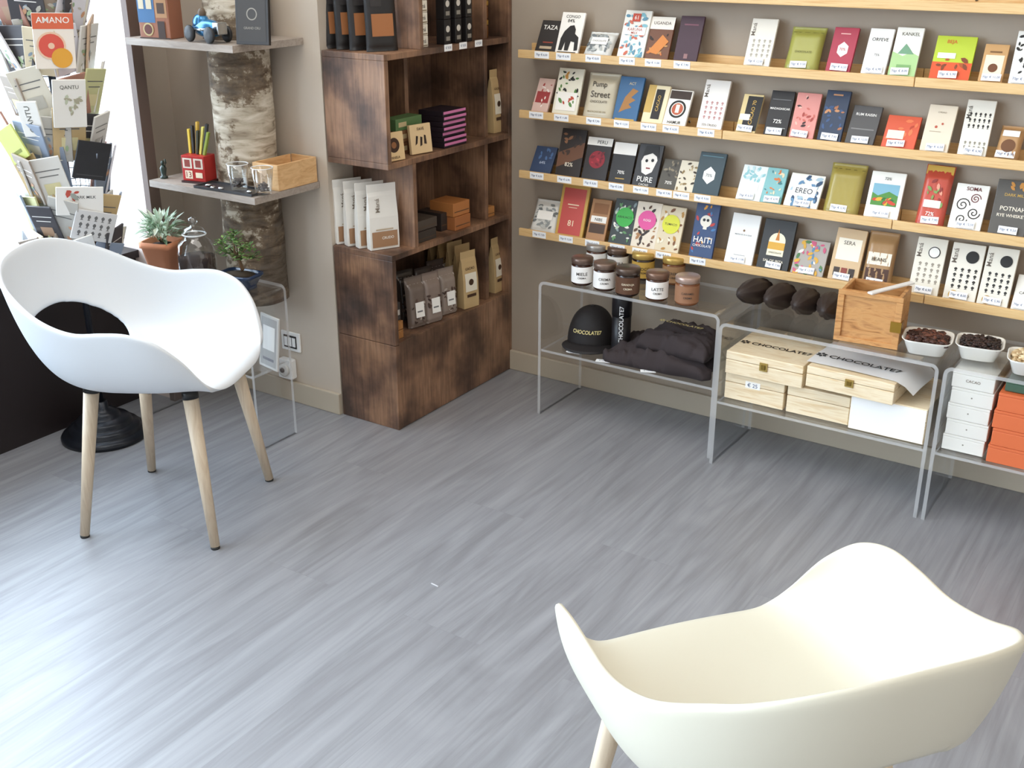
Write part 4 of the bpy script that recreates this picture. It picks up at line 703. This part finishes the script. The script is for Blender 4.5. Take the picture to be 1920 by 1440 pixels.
p=line((0,-.966,ZT),(1,0,0),px=373); t=thing('glass_jar','lidded glass apothecary jar with dark cocoa inside','jar',p)
MB().lathe([(.04,0),(.052,.004),(.06,.022),(.059,.085),(.052,.115),(.036,.13),(.031,.135),(.031,.138)],GLS,32,None,False).build('glass_body',t); MB().lathe([(.052,.008),(.057,.022),(.056,.07),(.01,.075)],M('#33241e',.9),28).build('filling',t)
MB().lathe([(.034,.139),(.036,.144),(.028,.159),(.011,.167),(.007,.171),(.014,.179),(.013,.191),(.002,.197)],GLS,28).build('lid',t)
MB().tube([(.036*math.cos(a*.2618),.036*math.sin(a*.2618),.141) for a in range(24)],.0025,M('#dfe4e6',.1),6,closed=True).build('lid_rim_highlight',t)  # pale solid ring paints the highlight onto the clear lid's rim
p=line((0,-.968,ZT),(1,0,0),px=452); t=thing('bonsai','small bonsai tree in a glossy dark blue rectangular pot','bonsai',p,.15)
sc_=Matrix.Diagonal((1.3,.9,1.2,1))
MB().lathe([(.034,.0),(.034,.008),(.045,.03),(.05,.034),(.05,.04),(.044,.04),(.042,.034)],M('#22324c',.15),40,sc_,True,7).build('pot',t)
MB().lathe([(.042,.036),(.01,.044)],M('#3a2f22',.9),20,sc_).build('soil',t)
mb=MB(); bk=M('#6a5138',.8); mb.tube([(0,0,.036),(.012,0,.06),(.0,.004,.085),(-.014,0,.11),(-.01,0,.13)],.0075,bk,8,.003)
tips=[(-.05,.0,.135),(-.02,.01,.16),(.035,0,.13),(.018,-.01,.105),(-.04,-.01,.11),(.045,.01,.1),(-.005,-.01,.14)]
for x,y,z in tips: mb.tube([(0,0,.09),(x*.5,y,z*.5+.05),(x,y,z)],.003,bk,6,.0012)
mb.build('trunk',t); mb=MB(); q=random.Random(8)
for x,y,z in tips:
    for k in range(46):
        a=q.uniform(0,6.3); r=q.uniform(0,.022); T=Matrix.Translation((x+r*math.cos(a),y+r*math.sin(a),z+q.uniform(-.008,.014)))@Matrix.Rotation(a,4,'Z')@Matrix.Rotation(q.uniform(-.8,.5),4,'Y'); l=.015
        mb.add([(0,0,0),(l*.5,l*.3,0),(l,0,0),(l*.5,-l*.3,0)],[(0,1,2,3)],M(q.choice(['#48682f','#62823f','#385228','#7a9a52']),.5),False,T)
mb.build('foliage',t)
p=line((0,-.95,.2507),(1,0,0),px=506)
pack('photo_frame','upright grey-white framed leaflet standing inside the small acrylic table','frame',p,.10,.17,.006,math.radians(-12),.12,'#c9c7c2',[('r',.08,.05,.92,.95,'#a7a5a2'),('r',.18,.35,.82,.8,'#e4e2de'),('r',.2,.15,.8,.2,'#77757a')])
p=on(1,YS,548,641); t=thing('wall_outlet','white double wall socket on the stub wall below the niche','socket',(p.x,YS-.0005,p.z-.03)); MB().box(-.042,.042,-.008,0,0,.068,M('#f0efec',.3)).build('cover_plate',t,bev=.002)
MB().box(-.028,.028,-.011,-.008,.012,.056,M('#2a2a2c',.4)).build('socket_insert',t)
for s in (-.018,0,.018): MB().box(s-.007,s+.007,-.012,-.011,.018,.05,M('#f4f4f2')).build('socket_module',t)
p=on(1,YS,545,690); t=thing('plug_timer','white round mechanical timer plugged in below the wall socket','timer',(p.x,YS-.0005,p.z-.03)); MB().box(-.03,.03,-.03,0,0,.07,M('#e6e6e4',.4)).build('timer_body',t,bev=.004); MB().lathe([(.024,0),(.024,.006),(.02,.009)],M('#d0d0cc',.4),28,Matrix.Translation((0,-.03,.035))@Matrix.Rotation(PI/2,4,'X')).build('dial',t); MB().lathe([(.009,.009),(.008,.014)],M('#555555'),16,Matrix.Translation((0,-.03,.035))@Matrix.Rotation(PI/2,4,'X')).build('knob',t)
# ---------------------------------------------------------------- rotating rack
RC=(-.775,-1.225); t=thing('wire_rack','tall rotating black wire rack on a round stepped iron base','display rack',(RC[0],RC[1],0)); ik=M('#1c2028',.28,.3)
MB().lathe([(.135,0),(.137,.01),(.132,.018),(.118,.022),(.113,.024),(.112,.034),(.107,.041),(.093,.045),(.088,.047),(.087,.057),(.08,.064),(.06,.069),(.053,.072),(.05,.082),(.04,.09),(.022,.098),(.02,.12)],ik,48).build('base',t)
MB().tube([(0,0,.09),(0,0,1.62)],.011,ik,14).build('pole',t)
tiers=[.54,.66,.78,.90,1.02,1.14,1.26,1.38]; dirs=[-122,-98,-74,-50,-26,-2,22,48]
mb=MB()
for z in tiers:
    for r,dz in ((.05,0),(.085,.02),(.085,.075)):
        mb.tube([(r*math.cos(2*PI*i/28),r*math.sin(2*PI*i/28),z+dz) for i in range(28)],.0016,ik,5,closed=True)
    for k in range(18): a=2*PI*k/18; mb.tube([(.012*math.cos(a),.012*math.sin(a),z),(.085*math.cos(a),.085*math.sin(a),z+.02),(.085*math.cos(a),.085*math.sin(a),z+.075)],.0013,ik,5)
mb.build('wire_basket',t)
cols=[('#dcdad4','white'),('#d6d0c0','cream'),('#48464a','charcoal'),('#c6c694','pale olive'),('#bab7b0','pale grey'),('#ccb094','tan'),('#8a96a8','slate blue'),('#a87c6c','dusty red'),('#e0d4b8','ivory'),('#c4aa7c','gold'),('#e8e8e6','bright white'),('#9a8c7e','brown'),('#dad8de','lilac white'),('#cfd4d8','ice grey')]
q=random.Random(21); dn=['turned to the window','facing the window','facing front left','facing left of the camera','facing the camera','facing the near chair','facing the niche','turned to the niche wall']
tn=['lowest','second','third','fourth','fifth','sixth','seventh','topmost']
SP=[(107,128,.105,.15,'#efe6da','orange and white packet with a sliced grapefruit picture, top of the rack',[('r',0,.72,1,1,'#d86a4a'),('t','AMANO',.5,.88,.85,.11,W),('c',.42,.42,.36,'#e9c4a8'),('c',.42,.42,.31,'#d9584a'),('c',.42,.42,.08,'#e9c4a8'),('c',.66,.2,.26,'#e0a23a')],.04),
(133,238,.09,.135,'#e2e0da','white packet with faint sprigs, below the grapefruit packet',[('t','QANTU',.5,.84,.75,.09,'#5a5a52'),('l',14,2,['#b9bfa8','#a5a08a'],.1,.2,.9,.7)],.06),
(70,255,.06,.10,'#e0ded8','small white packet with vertical lettering, left in the rack',[('v','QANTU',.5,.5,.3,.8,'#5a5a52')],-.05),
(165,335,.10,.11,'#242427','plain black packet leaning at the right side of the rack',[('r',.1,.1,.9,.12,'#4a4a4c')],.25),
(150,402,.13,.085,'#e6e5e1','white landscape card with small dark print, right low in the rack',[('t','DARK MILK',.6,.65,.6,.1,'#3a3a3a'),('l',8,2,['#b84a3a','#9aa09a'],.1,.1,.5,.9)],.1),
(45,300,.08,.10,'#bfc46c','yellow-green packet tilted at the left of the rack',[('r',.2,.2,.8,.3,'#7a8030')],-.45),
(170,450,.12,.09,'#cfcfcf','pale patterned card at the right low edge of the rack',[('f',3,5,.08,.1,.92,.9,'#6a6a6a')],.3)]
occ=set()
for px,py,w,h,col,lb,ops,roll in SP:
    best=None
    for ad in range(-95,40,2):
        a=math.radians(ad); P_=Vector((RC[0]+.135*math.cos(a),RC[1]+.135*math.sin(a),1)); P_=line(P_,(0,0,1),py=py); c_=_cam(P_); e=abs(960+F*c_[0]/c_[2]-px)
        if best is None or e<best[0]: best=(e,ad,P_.z)
    a=math.radians(best[1]); z=best[2]
    for ti,tz in enumerate(tiers):
        if abs(tz+.02-z)<.06: occ.add((ti,min(range(8),key=lambda k:abs(dirs[k]-best[1]))))
    o=pack('chocolate_packet',lb,'chocolate packet',(RC[0]+.137*math.cos(a),RC[1]+.137*math.sin(a),z),w,h,.006,a+PI/2,0,col,ops,'bar','packets in the rotating rack'); o.rotation_euler=(.16,roll,a+PI/2)
for ti,z in enumerate(tiers):
    for di in range(8):
        if (ti,di) in occ: continue
        for lay in (0,1):
            if lay==1 and (q.random()<.3 or di in (0,7)): continue
            col,cn=q.choice(cols); dk=cn in('charcoal','slate blue','dusty red','brown'); fg=W if dk else '#6a6a68'
            ops=[('r',.1,.72,.9,.74,fg),('r',.2,.6,.8,.62,fg)]+([('l',10,q.randint(0,99),['#c89a7a','#9aae8a','#8a9aaa','#b8b4aa'],.1,.1,.9,.55)] if q.random()<.6 else [('r',.25,.2,.75,.45,q.choice(['#b8b4aa','#a88a72','#d8cfa0']))])
            w=q.uniform(.08,.105) if lay==0 else q.uniform(.085,.105); h=q.uniform(.12,.16)
            a=math.radians(dirs[di]+q.uniform(-6,6)+(12 if lay else 0)); rr=.1 if lay==0 else .078
            ln=q.uniform(.15,.38) if lay==0 else q.uniform(.1,.2)
            o=pack('chocolate_packet',f'{cn} packet in the {tn[ti]} rack tier from below, {dn[di]}'+(', tucked behind' if lay else ''),'chocolate packet',(RC[0]+rr*math.cos(a),RC[1]+rr*math.sin(a),z+.012+lay*.02),w,h,.006,a+PI/2,0,col,ops,'bar','packets in the rotating rack'); 
            o.rotation_euler=(ln,q.uniform(-.28,.28),a+PI/2)
p=on(2,0.0005,815,1097); tag(MB().box(-.012,.012,-.002,.002,0,.001,M('#c4c4c8')).build('paper_scrap',None,p,(0,0,-.1)),'tiny pale paper scrap lying on the grey floor','paper scrap')
# ---------------------------------------------------------------- camera, light
cd=bpy.data.cameras.new('camera'); co=bpy.data.objects.new('camera',cd); C.objects.link(co); co.location=CAM; co.rotation_euler=(PI/2-TH,0,PSI); cd.sensor_width=36; cd.lens=36*F/1920; cd.clip_start=.02
bpy.context.scene.camera=co
w=bpy.data.worlds.new('world'); bpy.context.scene.world=w; w.use_nodes=True; n=w.node_tree.nodes; l=w.node_tree.links; bg=n['Background']
tc=n.new('ShaderNodeTexCoord'); sp=n.new('ShaderNodeSeparateXYZ'); l.new(tc.outputs['Generated'],sp.inputs[0]); mr=n.new('ShaderNodeMapRange'); mr.inputs[1].default_value=-.15; mr.inputs[2].default_value=-.5; l.new(sp.outputs[0],mr.inputs[0])
mx=n.new('ShaderNodeMixRGB'); mx.inputs[1].default_value=(.86,.83,.79,1); mx.inputs[2].default_value=(7.4,8.8,10.2,1); l.new(mr.outputs[0],mx.inputs[0]); l.new(mx.outputs[0],bg.inputs[0]); bg.inputs[1].default_value=1
def area(name,loc,rot,sx,sy,e,col):
    ld=bpy.data.lights.new(name,'AREA'); ld.shape='RECTANGLE'; ld.size=sx; ld.size_y=sy; ld.energy=e; ld.color=col; o=bpy.data.objects.new(name,ld); C.objects.link(o); o.location=loc; o.rotation_euler=rot
area('ceiling_and_fill_lamp',(1.0,-1.3,2.66),(0,0,0),2.4,1.6,26,(1,.95,.88)); area('ceiling_and_fill_lamp',(2.8,-3.0,2.66),(0,0,0),2.0,1.6,12,(1,.95,.88)); area('ceiling_and_fill_lamp',(-.25,-1.8,2.66),(0,0,0),.9,.9,14,(1,.97,.93))  # last, smallest lamp is fill added to brighten the niche
sc=bpy.context.scene
try: sc.view_settings.view_transform='Standard'
except Exception: pass
